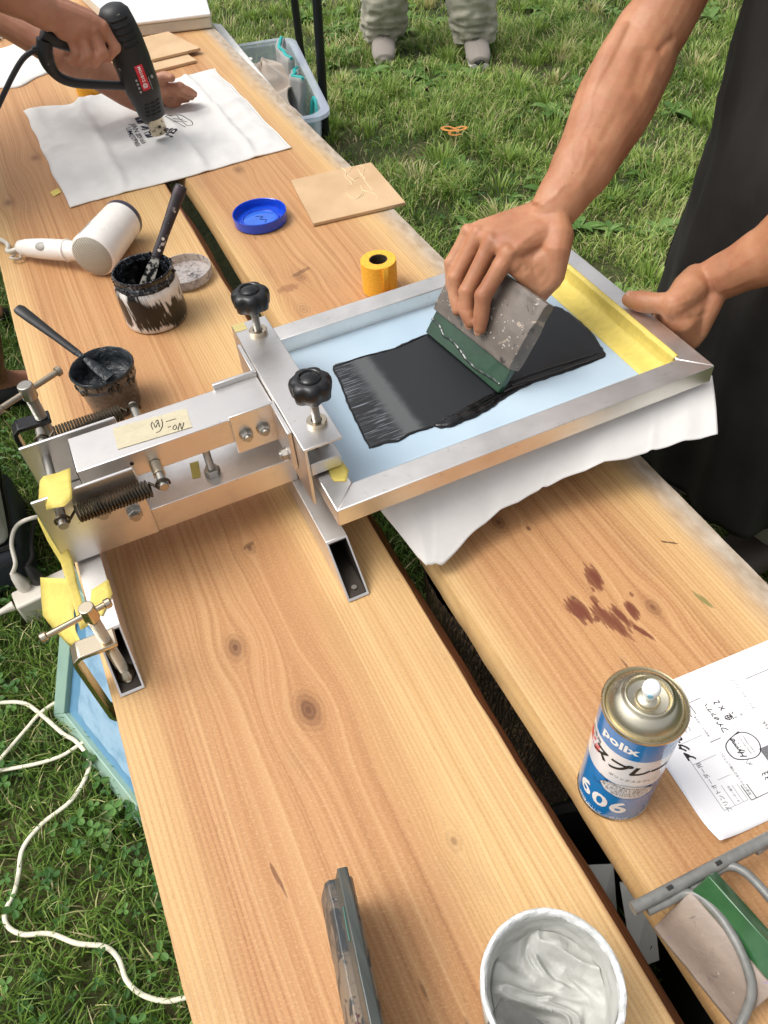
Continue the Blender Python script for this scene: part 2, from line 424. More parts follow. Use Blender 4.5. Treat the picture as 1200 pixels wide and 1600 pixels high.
    if grey:
        q = t.step(t.math('MULTIPLY_ADD', xe, 1.0/(grey[1]-grey[0]), -grey[0]/(grey[1]-grey[0])), 0., 1.)
        gg = t.ramp(t.noise(t.scale(t.co, (80, 30, 20)), 1, 5), [(.3, srgb(138,124,108)), (.7, srgb(184,174,160))])
        c = t.mix(t.math('MULTIPLY', q, .9), c, gg)
    if bark:
        q = t.step(X, bark, bark+.0015); c = t.mix(q, c, t.ramp(t.noise(t.scale(t.co, (200, 14, 200)), 1, 5), [(.35, srgb(70,40,26)), (.6, srgb(128,76,44)), (.75, srgb(160,104,62))]))
    if kd is not None:
        c = t.mix(t.math('MINIMUM', t.math('MAXIMUM', kd, 0.), .9), c, srgb(96,58,34))
    for (sx, sy, rx, ry, ang, colr, amt) in stains:
        ca, sa = math.cos(ang), math.sin(ang)
        dx = t.math('SUBTRACT', X, sx); dy = t.math('SUBTRACT', Y, sy)
        u = t.math('ADD', t.math('MULTIPLY', dx, ca/rx), t.math('MULTIPLY', dy, sa/rx)); v = t.math('ADD', t.math('MULTIPLY', dx, -sa/ry), t.math('MULTIPLY', dy, ca/ry))
        d = t.math('SQRT', t.math('ADD', t.math('MULTIPLY', u, u), t.math('MULTIPLY', v, v)))
        d = t.math('ADD', d, t.math('MULTIPLY_ADD', t.noise(t.scale(t.co, (260, 40, 1)), 1, 4), 1.9, -.95))
        c = t.mix(t.math('MULTIPLY', t.step(d, 1.0, .7) if False else t.ramp(d, [(.45, (1,1,1,1)), (.85, (.75,.75,.75,1)), (1.12, (0,0,0,1))]), amt), c, srgb(*colr))
    side = t.n('ShaderNodeNewGeometry')
    t.set(Base_Color=c, Roughness=t.math('MULTIPLY_ADD', f, -.22, .72), Specular_IOR_Level=.42)
    hgt = t.math('ADD', t.math('MULTIPLY_ADD', nick, -1.2, t.math('MULTIPLY', saw, .55)), t.math('ADD', t.math('MULTIPLY', r2, .5), t.math('MULTIPLY', grit, .3)))
    t.bump(hgt, .55, .0011); return t.mat
def plank(name, xl, xr, th, y0, y1, mat_, label, outl, outr, seed):
    # cross-section walks round the board; edges keep a little of the log's wane
    mb = MB(); n = 240; vs = []; fs = []
    for i in range(n+1):
        y = y0+(y1-y0)*i/n
        q = lambda s_, a: mnoise.noise(Vector((y*s_, seed+a, 0)))
        el = .004*q(3, 1)+.0012*q(25, 2); er = .004*q(3, 5)+.0012*q(25, 6)
        cl_, cr_ = outl(y), outr(y)
        sec = [(xl+el+cl_[0], 0), (xl+el+cl_[0]*.35-.001, -cl_[1]*.45), (xl+el, -cl_[1]), (xl+el+.002+cl_[2], -th), (xr-er-.002+cr_[2], -th), (xr-er, -cr_[1]), (xr-er-cr_[0]*.35+.001, -cr_[1]*.45), (xr-er-cr_[0], 0)]
        inner = [(xl+(xr-xl)*k/8, .0005*q(1.2, 30+k)) for k in (7, 6, 5, 4, 3, 2, 1)]
        sec = sec+inner; k = len(sec)
        for (a, b) in sec: vs.append((a, y, b))
        if i:
            for j in range(k): fs.append(((i-1)*k+j, (i-1)*k+(j+1) % k, i*k+(j+1) % k, i*k+j))
    fs.append(tuple(range(k))); fs.append(tuple(n*k+j for j in reversed(range(k))))
    mb.add(vs, fs); o = mb.build(name, mat_, smooth=32); return tag(o, label, 'plank', 'planks of the work table')
WL = wood_mat('cedar_left', [(.003, .509, .016, .8), (.048, .402, .021, .85), (.062, .635, .009, .6), (-.01, 1.9, .02, .6), (.12, .22, .008, .4), (-.09, 1.72, .018, .6)],
              [(.085, .14), (-.080, -.118)], bark=.2085, stains=[(-.037, .262, .0022, .018, .15, (110,66,38), .8), (.062, .64, .010, .004, .3, (90,54,32), .6)])
WR = wood_mat('cedar_right', [(.348, .53, .014, .65), (.375, .505, .005, .8), (.435, .345, .013, .55), (.365, .395, .005, .8), (.446, 1.12, .014, .7), (.33, 1.16, .016, .5), (.36, 1.6, .02, .6), (.355, 1.02, .007, .6), (.30, 1.07, .02, .3)],
              [(.29, .255), (.46, .52)], grey=(.520, .548), flat=.37,
              stains=[(.402, .408, .0095, .020, -.2, (96,36,20), .9), (.362, .378, .011, .020, .2, (96,36,20), .9), (.372, .36, .003, .005, 0, (96,36,20), .8), (.392, .395, .002, .004, 0, (96,36,20), .7), (.425, .37, .0022, .004, 0, (96,36,20), .7), (.385, .352, .009, .030, .25, (96,36,20), .85), (.398, .350, .005, .021, .1, (96,36,20), .9), (.413, .352, .006, .013, 0, (96,36,20), .9), (.407, .322, .0035, .016, .35, (96,36,20), .9), (.384, .382, .004, .008, 0, (96,36,20), .7),
                      (.49, .325, .0035, .016, .2, (112,112,60), .8), (.508, .41, .0015, .010, .9, (80,50,30), .9), (.335, 1.175, .022, .006, .3, (84,54,38), .6), (.30, 1.14, .02, .012, 0, (120,70,44), .5), (.445, 1.135, .010, .008, 0, (86,56,38), .6)])
pl = plank('plank', -.138, .209, .042, -.7, 4.4, WL, 'cedar plank on the left, carrying the aluminium press and the ink pots', lambda y: (.001, .03, 0), lambda y: (.0, .004, .021+.006*mnoise.noise(Vector((y*6, 3, 1)))), 1.)
pr = plank('plank', .246, .577, .046, -.7, 4.4, WR, 'cedar plank with dark red stains, its greyed outer edge facing the lawn', lambda y: (.006+.010*max(0, mnoise.noise(Vector((y*2.3, 4, 0)))), .03, .006),
           lambda y: (.012+.012*max(0, mnoise.noise(Vector((y*1.5, 8, 0)))), .03, 0), 7.)
# bark-covered trestle logs under the planks
def bark_mat():
    t = NT('bark'); w = t.scale(t.co, (26, 26, 7)); n1 = t.noise(w, 1, 6, .65, .8); n2 = t.noise(t.scale(t.co, (90, 90, 40)), 1, 4)
    v = t.n('ShaderNodeTexVoronoi', feature='DISTANCE_TO_EDGE'); t.put(v.inputs['Vector'], t.scale(t.co, (30, 30, 9))); 
    c = t.ramp(n1, [(.3, srgb(52,38,28)), (.5, srgb(92,70,50)), (.7, srgb(128,104,78))])
    c = t.mix(t.ramp(v.outputs['Distance'], [(0, (1,1,1,1)), (.12, (0,0,0,1))]), c, srgb(34,24,18))
    t.set(Base_Color=c, Roughness=.95); t.bump(t.math('ADD', t.math('MULTIPLY', v.outputs['Distance'], 1.2), t.math('ADD', n1, t.math('MULTIPLY', n2, .3))), 1.0, .012); return t.mat
BARK = bark_mat(); ENDG = plain('log_end', (186,150,104), .8, var=.2, vs=60, bump=.4)
for (lx, ly, rr, lab) in ((.40, .50, .155, 'bark-covered log stump holding up the stained plank'), (.42, 2.9, .15, 'bark-covered log stump under the far end of the planks')):
    e = thing('log_stump', lab, 'stump', (lx, ly, GZ), 'log stumps under the planks')
    def wob(a, z, lx=lx): return .05*mnoise.noise(Vector((math.cos(a)*1.5, math.sin(a)*1.5, lx*9)))+.028*mnoise.noise(Vector((math.cos(a)*9, math.sin(a)*9, z*7)))
    hs_ = -.047-GZ
    MB().lathe([(rr*1.06, 0), (rr*1.02, .05)]+[(rr, .05+(hs_-.055)*i/30) for i in range(1, 31)], (lx, ly, GZ), 120, wob=wob).build('bark', BARK, e)
    MB().lathe([(0, hs_-.012), (rr*.93, hs_-.012), (rr*.93, hs_), (0, hs_)], (lx, ly, GZ), 60).build('cut_face', ENDG, e)
# ================================================================== PRINT PRESS AND SCREEN
def alu_mat(name, rgb=(224,220,216), rough=.3, brush=(6, 300, 300), smudge=.25):
    t = NT(name); n1 = t.noise(t.co, 28, 6, .65); n2 = t.noise(t.scale(t.co, brush), 1, 3); n3 = t.noise(t.co, 180, 4)
    c = srgb(*rgb); d = tuple(x*.72 for x in c[:3])+(1,)
    bc = t.mix(t.math('MULTIPLY', t.step(n1, .5, .75), smudge*2), c, d)
    sc = t.step(n3, .68, .74); bc = t.mix(t.math('MULTIPLY', sc, .35), bc, srgb(110,104,98))
    t.set(Base_Color=bc, Metallic=1.0, Roughness=t.math('ADD', t.math('MULTIPLY_ADD', n1, .22, rough-.06), t.math('MULTIPLY', n2, .06)))
    t.bump(n2, .12, .0004); return t.mat
ALU = alu_mat('aluminium_brushed'); ALU2 = alu_mat('aluminium_scuffed', (226,222,218), .38, (300, 8, 300), .4)
STEEL = alu_mat('zinc_steel', (176,172,164), .3, (200,200,40), .3); NICKEL = alu_mat('nickel_clamp', (206,192,168), .14, (40,40,40), .15)
SPRING = plain('spring_steel', (92,84,72), .38, 1.0, .25, 120); BLACKP = plain('black_plastic', (24,24,26), .38, 0, .2, 60, .15, 300)
BLACKM = plain('black_enamel', (18,18,20), .22, 0, .2, 50, .1, 150); DARKIN = alu_mat('tube_inner_shade', (84,78,72), .5)
def tape_mat(name, rgb, tr=.25):
    t = NT(name); c = srgb(*rgb); n1 = t.noise(t.scale(t.co, (60, 110, 60)), 1, 5, .6, .8); n2 = t.noise(t.co, 350, 3)
    cc = t.ramp(n1, [(.3, tuple(x*.86 for x in c[:3])+(1,)), (.7, c)]); t.set(Base_Color=cc, Roughness=.55, Specular_IOR_Level=.35)
    t.bump(t.math('ADD', n1, t.math('MULTIPLY', n2, .4)), .6, .0012)
    x = t.n('ShaderNodeBsdfTranslucent', Color=cc); mx = t.n('ShaderNodeMixShader'); mx.inputs[0].default_value = tr
    t.t.links.new(t.b.outputs[0], mx.inputs[1]); t.t.links.new(x.outputs[0], mx.inputs[2]); t.t.links.new(mx.outputs[0], t.o.inputs['Surface']); return t.mat
TAPEY = tape_mat('yellow_masking_tape', (244,224,122)); TAPEW = tape_mat('cream_masking_tape', (208,198,168), .1)
INKPEN = plain('pen_ink', (28,26,26), .6)

def ctube(x0, x1, ya, yb, z0, z1, slope, th=.0022):
    # hollow rectangular tube along Y, both ends cut on a slope
    mb = MB(); vs = []
    def ring(y, sgn, i):
        e = th*i
        return [(x0+e, y+sgn*slope*(e/(z1-z0)), z0+e), (x1-e, y+sgn*slope*(e/(z1-z0)), z0+e), (x1-e, y+sgn*slope*(1-e/(z1-z0)), z1-e), (x0+e, y+sgn*slope*(1-e/(z1-z0)), z1-e)]
    vs = ring(ya, 1, 0)+ring(yb, -1, 0)+ring(ya, 1, 1)+ring(yb, -1, 1); fs = []
    for i in range(4):
        j = (i+1) % 4
        fs += [(i, j, 4+j, 4+i), (8+i, 12+i, 12+j, 8+j), (i, 8+i, 8+j, j), (4+i, 4+j, 12+j, 12+i)]
    return mb.add(vs, fs)
def cyl(mb, a, b, r, n=16): return mb.tube([a, b], r, n)
def hexnut(mb, c, axis, r, h):
    a = Vector(axis).normalized(); c = Vector(c); return mb.tube([c, c+a*h*.85, c+a*h], [r, r, r*.86], 6)
def threads(mb, a, b, r, pitch, n=16):
    a, b = Vector(a), Vector(b); L = (b-a).length; k = int(L/pitch); pts = []; rr = []
    for i in range(k):
        for q, w in ((0., .86), (.25, 1.), (.55, 1.), (.8, .86)):
            pts.append(a.lerp(b, (i+q)/k)); rr.append(r*w)
    return mb.tube(pts, rr, n)

press = thing('printing_press', 'aluminium one-arm screen printing press clamped across the left plank', 'printing press', (.0, .70, 0))
for (a, b) in ((.138, .164), (-.126, -.0995)):
    ft = ctube(a, b, .505, .905, 0.0015, .05, .055).build('foot_tube', ALU2, press, bevel=.0004)
    ctube(a+.0024, b-.0024, .5075, .9025, 0.0039, .0476, .0495, .0003).build('tube_shade_lining', DARKIN, ft)  # added sleeve: the shade inside the hollow tube, put into a dark colour
    cyl(MB(), ((a+b)/2, .519, .0045), ((a+b)/2, .519, .0062), .0032, 12).build('rivet', STEEL, ft)
MB().mm(-.130, .146, .668, .752, .0502, .0865).build('base_beam', ALU, press, bevel=.0008)
for y0 in (.6625, .7535):
    mb = MB(); mb.mm(-.136, -.028, y0, y0+.004, .054, .159); mb.build('hinge_plate', ALU, press, bevel=.0012)
MB().mm(-.132, -.03, .668, .752, .0868, .091).build('hinge_base', ALU2, press, bevel=.0006)
cyl(MB(), (-.114, .640, .135), (-.114, .806, .135), .0052, 20).build('hinge_rod', STEEL, press, bevel=.0006)
cyl(MB(), (-.005, .643, .136), (-.005, .796, .136), .0052, 20).build('spring_pin', STEEL, press, bevel=.0006)
cyl(MB(), (-.005, .664, .136), (-.005, .683, .136), .0068, 20).build('pin_sleeve', NICKEL, press, bevel=.0005)
for yc in (.650, .789):
    pts = []; n = 23
    for i in range(n*14+1):
        a = 2*math.pi*i/14; pts.append((-.098+.079*i/(n*14), yc+.0088*math.cos(a), .1355+.0088*math.sin(a)))
    p0 = Vector(pts[0]); p1 = Vector(pts[-1])
    hook0 = [Vector((-.114+.0072*math.cos(a), yc-.001, .135+.0072*math.sin(a))) for a in [R_(q) for q in range(200, -61, -20)]]
    hook1 = [Vector((-.005-.0072*math.cos(a), yc-.001, .136+.0072*math.sin(a))) for a in [R_(q) for q in range(-60, 201, 20)]]
    MB().tube(hook0+[p0.lerp(hook0[-1], .4)]+[Vector(p) for p in pts]+[p1.lerp(hook1[0], .4)]+hook1, .0015, 6).build('spring', SPRING, press)
arm = MB(); arm.mm(-.0835, .139, .684, .7425, .1265, .1605); arm = arm.build('arm', ALU, press, bevel=.001)
MB().mm(-.0845, -.0832, .687, .7395, .1295, .1575).build('arm_mouth', BLACKM, arm)
cyl(MB(), (-.028, .6838, .147), (-.028, .6832, .147), .0022, 10).build('hole', BLACKM, arm)
# masking-tape label with pen marks (upside down from here)
lb = [px(*p, .1612) for p in ((176, 669), (291, 638), (300, 667), (184, 702))]
mb = MB(); mb.hexa([v-Vector((0,0,.0003)) for v in lb], lb); lab = mb.build('tape_label', TAPEW, arm, smooth=0)
def pen(name, strokes, z, r, parent, mat_=None):
    mb = MB()
    for s_ in strokes:
        P = [px(*q, z) if len(q) == 2 else Vector(q) for q in s_]; P = catmull(P, 5) if len(P) > 2 else P
        mb.tube(P, r, 5, flat=.35, side=(0,0,1)) if False else mb.tube(P, r, 5)
    return mb.build(name, mat_ or INKPEN, parent)
pen('handwriting', [[(278,672),(281,661),(284,671),(287,660)], [(272,665),(270,669),(273,671),(276,668),(274,664),(272,665)], [(262,668),(267,666)], [(259,659),(275,654)],
                   [(240,661),(243,668),(247,660),(249,667)], [(252,655),(254,664),(250,673),(244,676)], [(238,659),(236,665),(239,671)], [(243,660),(246,656),(248,662)]], .1614, .00045, lab)
# studs on the base
for (sx, sy) in ((.052, .690),):
    st = threads(MB(), (sx, sy, .0866), (sx, sy, .1262), .0045, .0018).build('adjusting_stud', STEEL, press)
    hexnut(MB(), (sx, sy, .0868), (0,0,1), .0095, .009).build('nut', STEEL, st, smooth=20)
for sx in (-.075, -.045):
    b = hexnut(MB(), (sx, .6622, .118 if sx < -.06 else .099), (0,-1,0), .0088, .007); b.tube([(sx, .656, .118 if sx < -.06 else .099), (sx, .651, .118 if sx < -.06 else .099)], .0052, 14); b.build('hinge_bolt', STEEL, press, smooth=20)
# angle brackets between arm and clamp rail
for (ya, yb, sg) in ((.6795, .6840, -1), (.7425, .7470, 1)):
    mb = MB(); mb.mm(.0862, .1395, ya, yb, .112, .167)
    if sg < 0: mb.mm(.1345, .1395, .624, ya+.0001, .112, .167)
    else: mb.mm(.1345, .1395, yb-.0001, .802, .112, .167)
    br = mb.build('angle_bracket', ALU, press, bevel=.0008)
    for bx in (.100, .1205):
        y = ya-.0002 if sg < 0 else yb+.0002
        q = MB(); q.tube([(bx, y, .137), (bx, y+sg*.0012, .137)], .0082, 20); hexnut(q, (bx, y+sg*.0012, .137), (0, sg, 0), .0072, .006)
        q.tube([(bx, y+sg*.007, .137), (bx, y+sg*.0105, .137)], [.0046, .0040], 14); q.build('bolt', STEEL, br, smooth=20)
    yy = .642 if sg < 0 else .785
    q = MB(); q.tube([(.1343, yy, .123), (.1330, yy, .123)], .008, 18); hexnut(q, (.1330, yy, .123), (-1,0,0), .007, .006); q.tube([(.127,yy,.123),(.1245,yy,.123)], .0042, 12); q.build('bolt', STEEL, br, smooth=20)
# clamp rail: channel open towards the screen
mb = MB(); sec = [(.140, .0855), (.140, .170), (.1845, .170), (.1845, .1668), (.1440, .1668), (.1440, .0855)]
M_ = Matrix(((1,0,0,0),(0,0,1,0),(0,1,0,0),(0,0,0,1)))
rail = mb.prism(sec, .5885, .8385, M_).build('clamp_rail', ALU, press, bevel=.0007)
MB().mm(.1405, .1560, .822, .838, .1701, .1704).build('tape_scrap', tape_mat('tan_tape', (196,180,120), .0), rail, smooth=0)
MB().mm(.1455, .1815, .594, .833, .1235, .1405).build('pressure_bar', ALU2, press, bevel=.0012)
def star(mb, c, r, h):
    prof = []; n = 84
    for zz, rs in ((0, .74), (.04, .80), (.12, .93), (.55, 1.), (.72, .99), (.86, .93), (.95, .82), (1.0, .66)):
        ring = []
        for j in range(n):
            a = 2*math.pi*j/n; lob = math.cos(7*a); q = r*rs*(1-.13*((1-lob)/2)**1.6*(1 if zz < .9 else .6))
            ring.append(Vector((q*math.cos(a), q*math.sin(a), h*zz)))
        prof.append(ring)
    vs = [Vector(c)+p for rg in prof for p in rg]; fs = []
    for i in range(len(prof)-1):
        for j in range(n): fs.append((i*n+j, i*n+(j+1) % n, (i+1)*n+(j+1) % n, (i+1)*n+j))
    fs.append(tuple(range(n-1, -1, -1))); fs.append(tuple((len(prof)-1)*n+j for j in range(n)))
    return mb.add(vs, fs)
GLOSSB = plain('gloss_black_cap', (14,14,15), .07, 0, .1)
for (kx, ky, kz) in ((.1685, .6215, .208), (.1655, .8085, .206)):
    k = star(MB(), (kx, ky, kz), .0232, .024).build('clamp_knob', BLACKP, press, smooth=50)
    MB().lathe([(.0125, -.001), (.0125, .0012), (.0116, .0020), (.0106, .0016), (.0102, .0006), (.0098, .0008), (.006, .0026), (0, .0032)], (kx, ky, kz+.0239), 32).build('knob_cap', GLOSSB, k, smooth=60)
    threads(MB(), (kx, ky, .141), (kx, ky, kz+.001), .0048, .0017).build('screw', STEEL, k)
    MB().lathe([(.0056, 0), (.0112, 0), (.0112, .0042), (.0105, .0050), (.0062, .0050), (.0056, .0042)], (kx, ky, .1701), 32).build('bushing', NICKEL, k, smooth=30)
    MB().lathe([(.0, 0), (.0095, 0), (.0095, .004), (.006, .008), (0, .008)], (kx, ky, .1406), 24).build('screw_foot', STEEL, k)
# yellow tape flaps on the rear foot and hinge
def ribbon(name, L, Rr, mat_, parent, nsub=6, solid=.0003):
    def lin(P): return [P[i].lerp(P[i+1], k/3) for i in range(len(P)-1) for k in range(3)]+[P[-1]]
    L = lin(L); Rr = lin(Rr); n = len(L); mb = MB(); vs = []; fs = []
    for a, b in zip(L, Rr):
        for q in range(5): vs.append(a.lerp(b, q/4))
    for i in range(n-1):
        for q in range(4): fs.append((i*5+q, i*5+q+1, (i+1)*5+q+1, (i+1)*5+q))
    return mb.add(vs, fs).build(name, mat_, parent, smooth=60, solid=solid)
ribbon('tape_flap', [px(110,731,.1635), px(86,740,.1642), px(68,744,.163), px(62,752,.156), px(60,785,.135), px(59,812,.115), px(74,845,.09), px(95,880,.066), px(110,930,.045), px(126,985,.03)],
       [px(113,779,.1635), px(101,791,.1642), px(84,794,.163), px(73,797,.150), px(72,800,.134), px(80,814,.117), px(97,842,.092), px(113,873,.068), px(122,915,.047), px(138,978,.03)], TAPEY, press)
ribbon('tape_flap', [px(63,902,.02), px(64,930,.008), px(67,962,.0), px(85,985,-.004), px(112,1013,.0)], [px(120,905,.052), px(117,932,.035), px(115,958,.025), px(118,985,.022), px(126,1003,.025)], TAPEY, press)
ribbon('tape_flap', [px(143,922,.0512), px(141,940,.0512), px(140,955,.0512)], [px(169,905,.0535), px(176,928,.0512), px(160,962,.0512)], TAPEY, press)
MB().hexa([px(*p, .0866) for p in ((296,724), (310,720), (314,745), (301,748))], [px(*p, .0870) for p in ((296,724), (310,720), (314,745), (301,748))]).build('tape_scrap', TAPEY, press, smooth=0)

# ---- C-clamps holding the feet down
def c_clamp(label, sx, sy, zhead, zjaw, xs, mat_f, mat_s, mat_h, hdir, hlen, r=.006, bare=.0, group='clamps holding the press'):
    e = thing('c_clamp', label, 'clamp', (sx, sy, 0), group)
    w = .011
    # bow: upper jaw, spine outside the plank, lower jaw under it
    path = [(sx+.010, zjaw), (sx-.006, zjaw), (xs+.007, zjaw+.001), (xs+.001, zjaw-.004), (xs, zjaw-.012), (xs, -.050), (xs+.003, -.058), (xs+.010, -.061), (sx+.006, -.061)]
    pts = [Vector((a, sy, b)) for a, b in path]
    _, T, Nn = frames(pts); vs = []; fs = []
    for i, (p, t_) in enumerate(zip(pts, T)):
        nn = Vector((t_.z, 0, -t_.x)); k = i/(len(pts)-1); hw = w*(1.0 if .1 < k < .9 else .95)
        th = .0030
        for (a, b) in ((-1,-1), (1,-1), (1,1), (-1,1)): vs.append(p+Vector((0, a*hw, 0))+nn*(b*th))
    n = len(pts)
    for i in range(n-1):
        for j in range(4): fs.append((i*4+j, i*4+(j+1) % 4, (i+1)*4+(j+1) % 4, (i+1)*4+j))
    fs += [(3,2,1,0), tuple((n-1)*4+j for j in range(4))]
    MB().add(vs, fs).build('bow', mat_f, e, bevel=.0012)
    cyl(MB(), (sx, sy, -.056), (sx, sy, -.0465), .008, 20).build('anvil', mat_f, e, bevel=.001)
    s_ = threads(MB(), (sx, sy, .010), (sx, sy, zhead-.02), r, .0021, 18); s_ = s_.build('screw', mat_s, e)
    MB().lathe([(r*1.25, 0), (r*1.3, .001), (r*1.3, .018), (r*1.2, .0195), (0, .0195)], (sx, sy, zhead-.0195), 24).build('screw_head', mat_s, s_, bevel=.0006)
    MB().lathe([(.0105, 0), (.0115, .0015), (.0105, .004), (.006, .009), (.0045, .012), (0, .012)], (sx, sy, .0040), 28).build('swivel_pad', mat_s, e, smooth=40)
    d = Vector((hdir[0], hdir[1], 0)).normalized(); c = Vector((sx, sy, zhead-.010))
    hb = MB().tube([c-d*hlen[0], c+d*hlen[1]], r*.52, 14)
    for q in (c-d*hlen[0], c+d*hlen[1]): hb.tube([q-d*.004, q-d*.0025, q+d*.0025, q+d*.004], [r*.5, r*.85, r*.85, r*.45], 14)
    hb.build('tommy_bar', mat_h, e, smooth=40); return e
c_clamp('shiny nickel C-clamp gripping the near end of the rear foot tube', -.1140, .530, .130, .070, -.149, NICKEL, NICKEL, NICKEL, (-1, -.17), (.019, .046))
c_clamp('black C-clamp with a zinc screw standing beside the grey ink pot', -.1135, .866, .160, .105, -.150, BLACKM, STEEL, alu_mat('dull_steel', (160,150,134), .42), (-1, -.5), (.045, .040), r=.0072)

# ---- the screen: aluminium frame with blue mesh
SX0, SX1, SY0, SY1, SZ0, SZ1, BW = .1505, .6435, .537, .879, .095, .120, .031
screen = thing('print_screen', 'aluminium screen frame with light blue mesh held in the press', 'print screen', ((SX0+SX1)/2, (SY0+SY1)/2, SZ0))
def bar(a, b, c, d): return MB().hexa([Vector((*p, SZ0)) for p in (a, b, c, d)], [Vector((*p, SZ1)) for p in (a, b, c, d)])
o4 = [(SX0,SY0), (SX1,SY0), (SX1,SY1), (SX0,SY1)]; i4 = [(SX0+BW,SY0+BW), (SX1-BW,SY0+BW), (SX1-BW,SY1-BW), (SX0+BW,SY1-BW)]
def frame_alu():
    t = NT('screen_frame_aluminium'); n1 = t.noise(t.co, 14, 6, .6); n2 = t.noise(t.scale(t.co, (30, 900, 60)), 1, 3); X, Y, Z = t.sep(t.co)
    n4 = t.noise(t.co, 75, 5, .7)
    bc = t.ramp(n1, [(.3, srgb(224,220,214)), (.7, srgb(244,240,236))]); bc = t.mix(t.math('MULTIPLY', t.step(n4, .60, .78), .4), bc, srgb(140,132,122))
    t.set(Base_Color=bc, Metallic=1., Roughness=t.math('MULTIPLY_ADD', n1, .25, .26)); t.bump(t.math('ADD', n2, t.math('MULTIPLY', n4, .6)), .10, .0006); return t.mat
FALU = frame_alu()
for k in range(4):
    j = (k+1) % 4; e_ = .00015
    bar(o4[k], o4[j], i4[j], i4[k]).build('frame_bar', FALU, screen, bevel=.0012)
def mesh_mat():
    t = NT('blue_mesh'); n1 = t.noise(t.co, 5, 3); X, Y, Z = t.sep(t.co)
    w = t.math('MULTIPLY', t.math('SINE', t.math('MULTIPLY', X, 9000)), t.math('SINE', t.math('MULTIPLY', Y, 9000)))
    t.set(Base_Color=t.ramp(n1, [(.35, srgb(160,182,198)), (.65, srgb(178,196,208))]), Roughness=.42, Specular_IOR_Level=.45, Coat_Weight=.15, Coat_Roughness=.25)
    return t.mat
MESH = mesh_mat()
MB().mm(SX0+BW-.004, SX1-BW+.004, SY0+BW-.004, SY1-BW+.004, SZ0+.0012, SZ0+.0022).build('mesh', MESH, screen, smooth=0)
# yellow tape along the right inner edge: on the mesh, up the bar, onto its top
zt = SZ0+.0026; xr = SX1-BW
prof = [(xr-.036, zt), (xr-.012, zt+.0004), (xr-.003, zt+.004), (xr-.0012, zt+.012), (xr-.0010, SZ1-.001), (xr+.003, SZ1+.0006), (xr+.006, SZ1+.0006)]
def tapef(u, v):
    k = v*(len(prof)-1); i = min(int(k), len(prof)-2); f = k-i; a, b = prof[i], prof[i+1]; y = SY0+BW+.004+(SY1-SY0-2*BW-.008)*u
    wv = .0012*mnoise.noise(Vector((y*26, v*4, 0)))*(1 if .05 < v < .95 else .2)
    return Vector((a[0]+(b[0]-a[0])*f-abs(wv)*.6, y, a[1]+(b[1]-a[1])*f+abs(wv)*.8))
MB().grid(tapef, 60, 18).build('edge_tape', TAPEY, screen, smooth=60, solid=.0002)
ribbon('corner_tape', [px(520,694,.1206), px(532,716,.1206), px(545,735,.1212), px(541,752,.1206)], [px(505,712,.1206), px(512,730,.1206), px(517,746,.1206), px(522,752,.1206)], TAPEY, screen, solid=.0002)
# pallet board under the cloth
ctube(.19, .63, .60, .83, .070, .088, 0.).build('x', ALU) if False else None
pal = MB().mm(.172, .60, .600, .835, .0745, .0865).build('pallet', plain('pallet_board', (150,126,96), .6), press, bevel=.002)
MB().mm(.1445, .172, .69, .74, .0530, .0744).build('pallet_support', ALU2, press)

# ---- white tote lying on the pallet, hanging out in front of the screen
def cloth_mat(name, rgb=(240,238,234), tr=.25):
    t = NT(name); X, Y, Z = t.sep(t.co)
    w = t.math('ADD', t.math('SINE', t.math('MULTIPLY', X, 5200)), t.math('SINE', t.math('MULTIPLY', Y, 5200))); n1 = t.noise(t.co, 22, 5); n2 = t.noise(t.co, 120, 3); c = srgb(*rgb)
    cc = t.ramp(n1, [(.3, tuple(x*.93 for x in c[:3])+(1,)), (.7, c)])
    t.set(Base_Color=cc, Roughness=.9, Specular_IOR_Level=.2, Sheen_Weight=.15)
    t.bump(t.math('ADD', t.math('MULTIPLY', n1, 1.0), t.math('MULTIPLY', n2, .25)), .45, .003)
    x = t.n('ShaderNodeBsdfTranslucent', Color=cc); mx = t.n('ShaderNodeMixShader'); mx.inputs[0].default_value = tr
    t.t.links.new(t.b.outputs[0], mx.inputs[1]); t.t.links.new(x.outputs[0], mx.inputs[2]); t.t.links.new(mx.outputs[0], t.o.inputs['Surface']); return t.mat
CLOTH = cloth_mat('white_cotton')
edge = [(600,803,.060), (636,848,.038), (669,889,.021), (692,878,.024), (730,838,.034), (760,812,.040), (800,786,.047), (840,764,.052), (880,747,.056), (930,731,.060), (980,716,.062), (1030,700,.064), (1080,688,.066), (1122,674,.068)]
ep = []
for a_, b_ in zip(edge[:-1], edge[1:]): ep += [px(*[a_[i]+(b_[i]-a_[i])*k/6 for i in range(3)]) for k in range(6)]
ep.append(px(*edge[-1]))
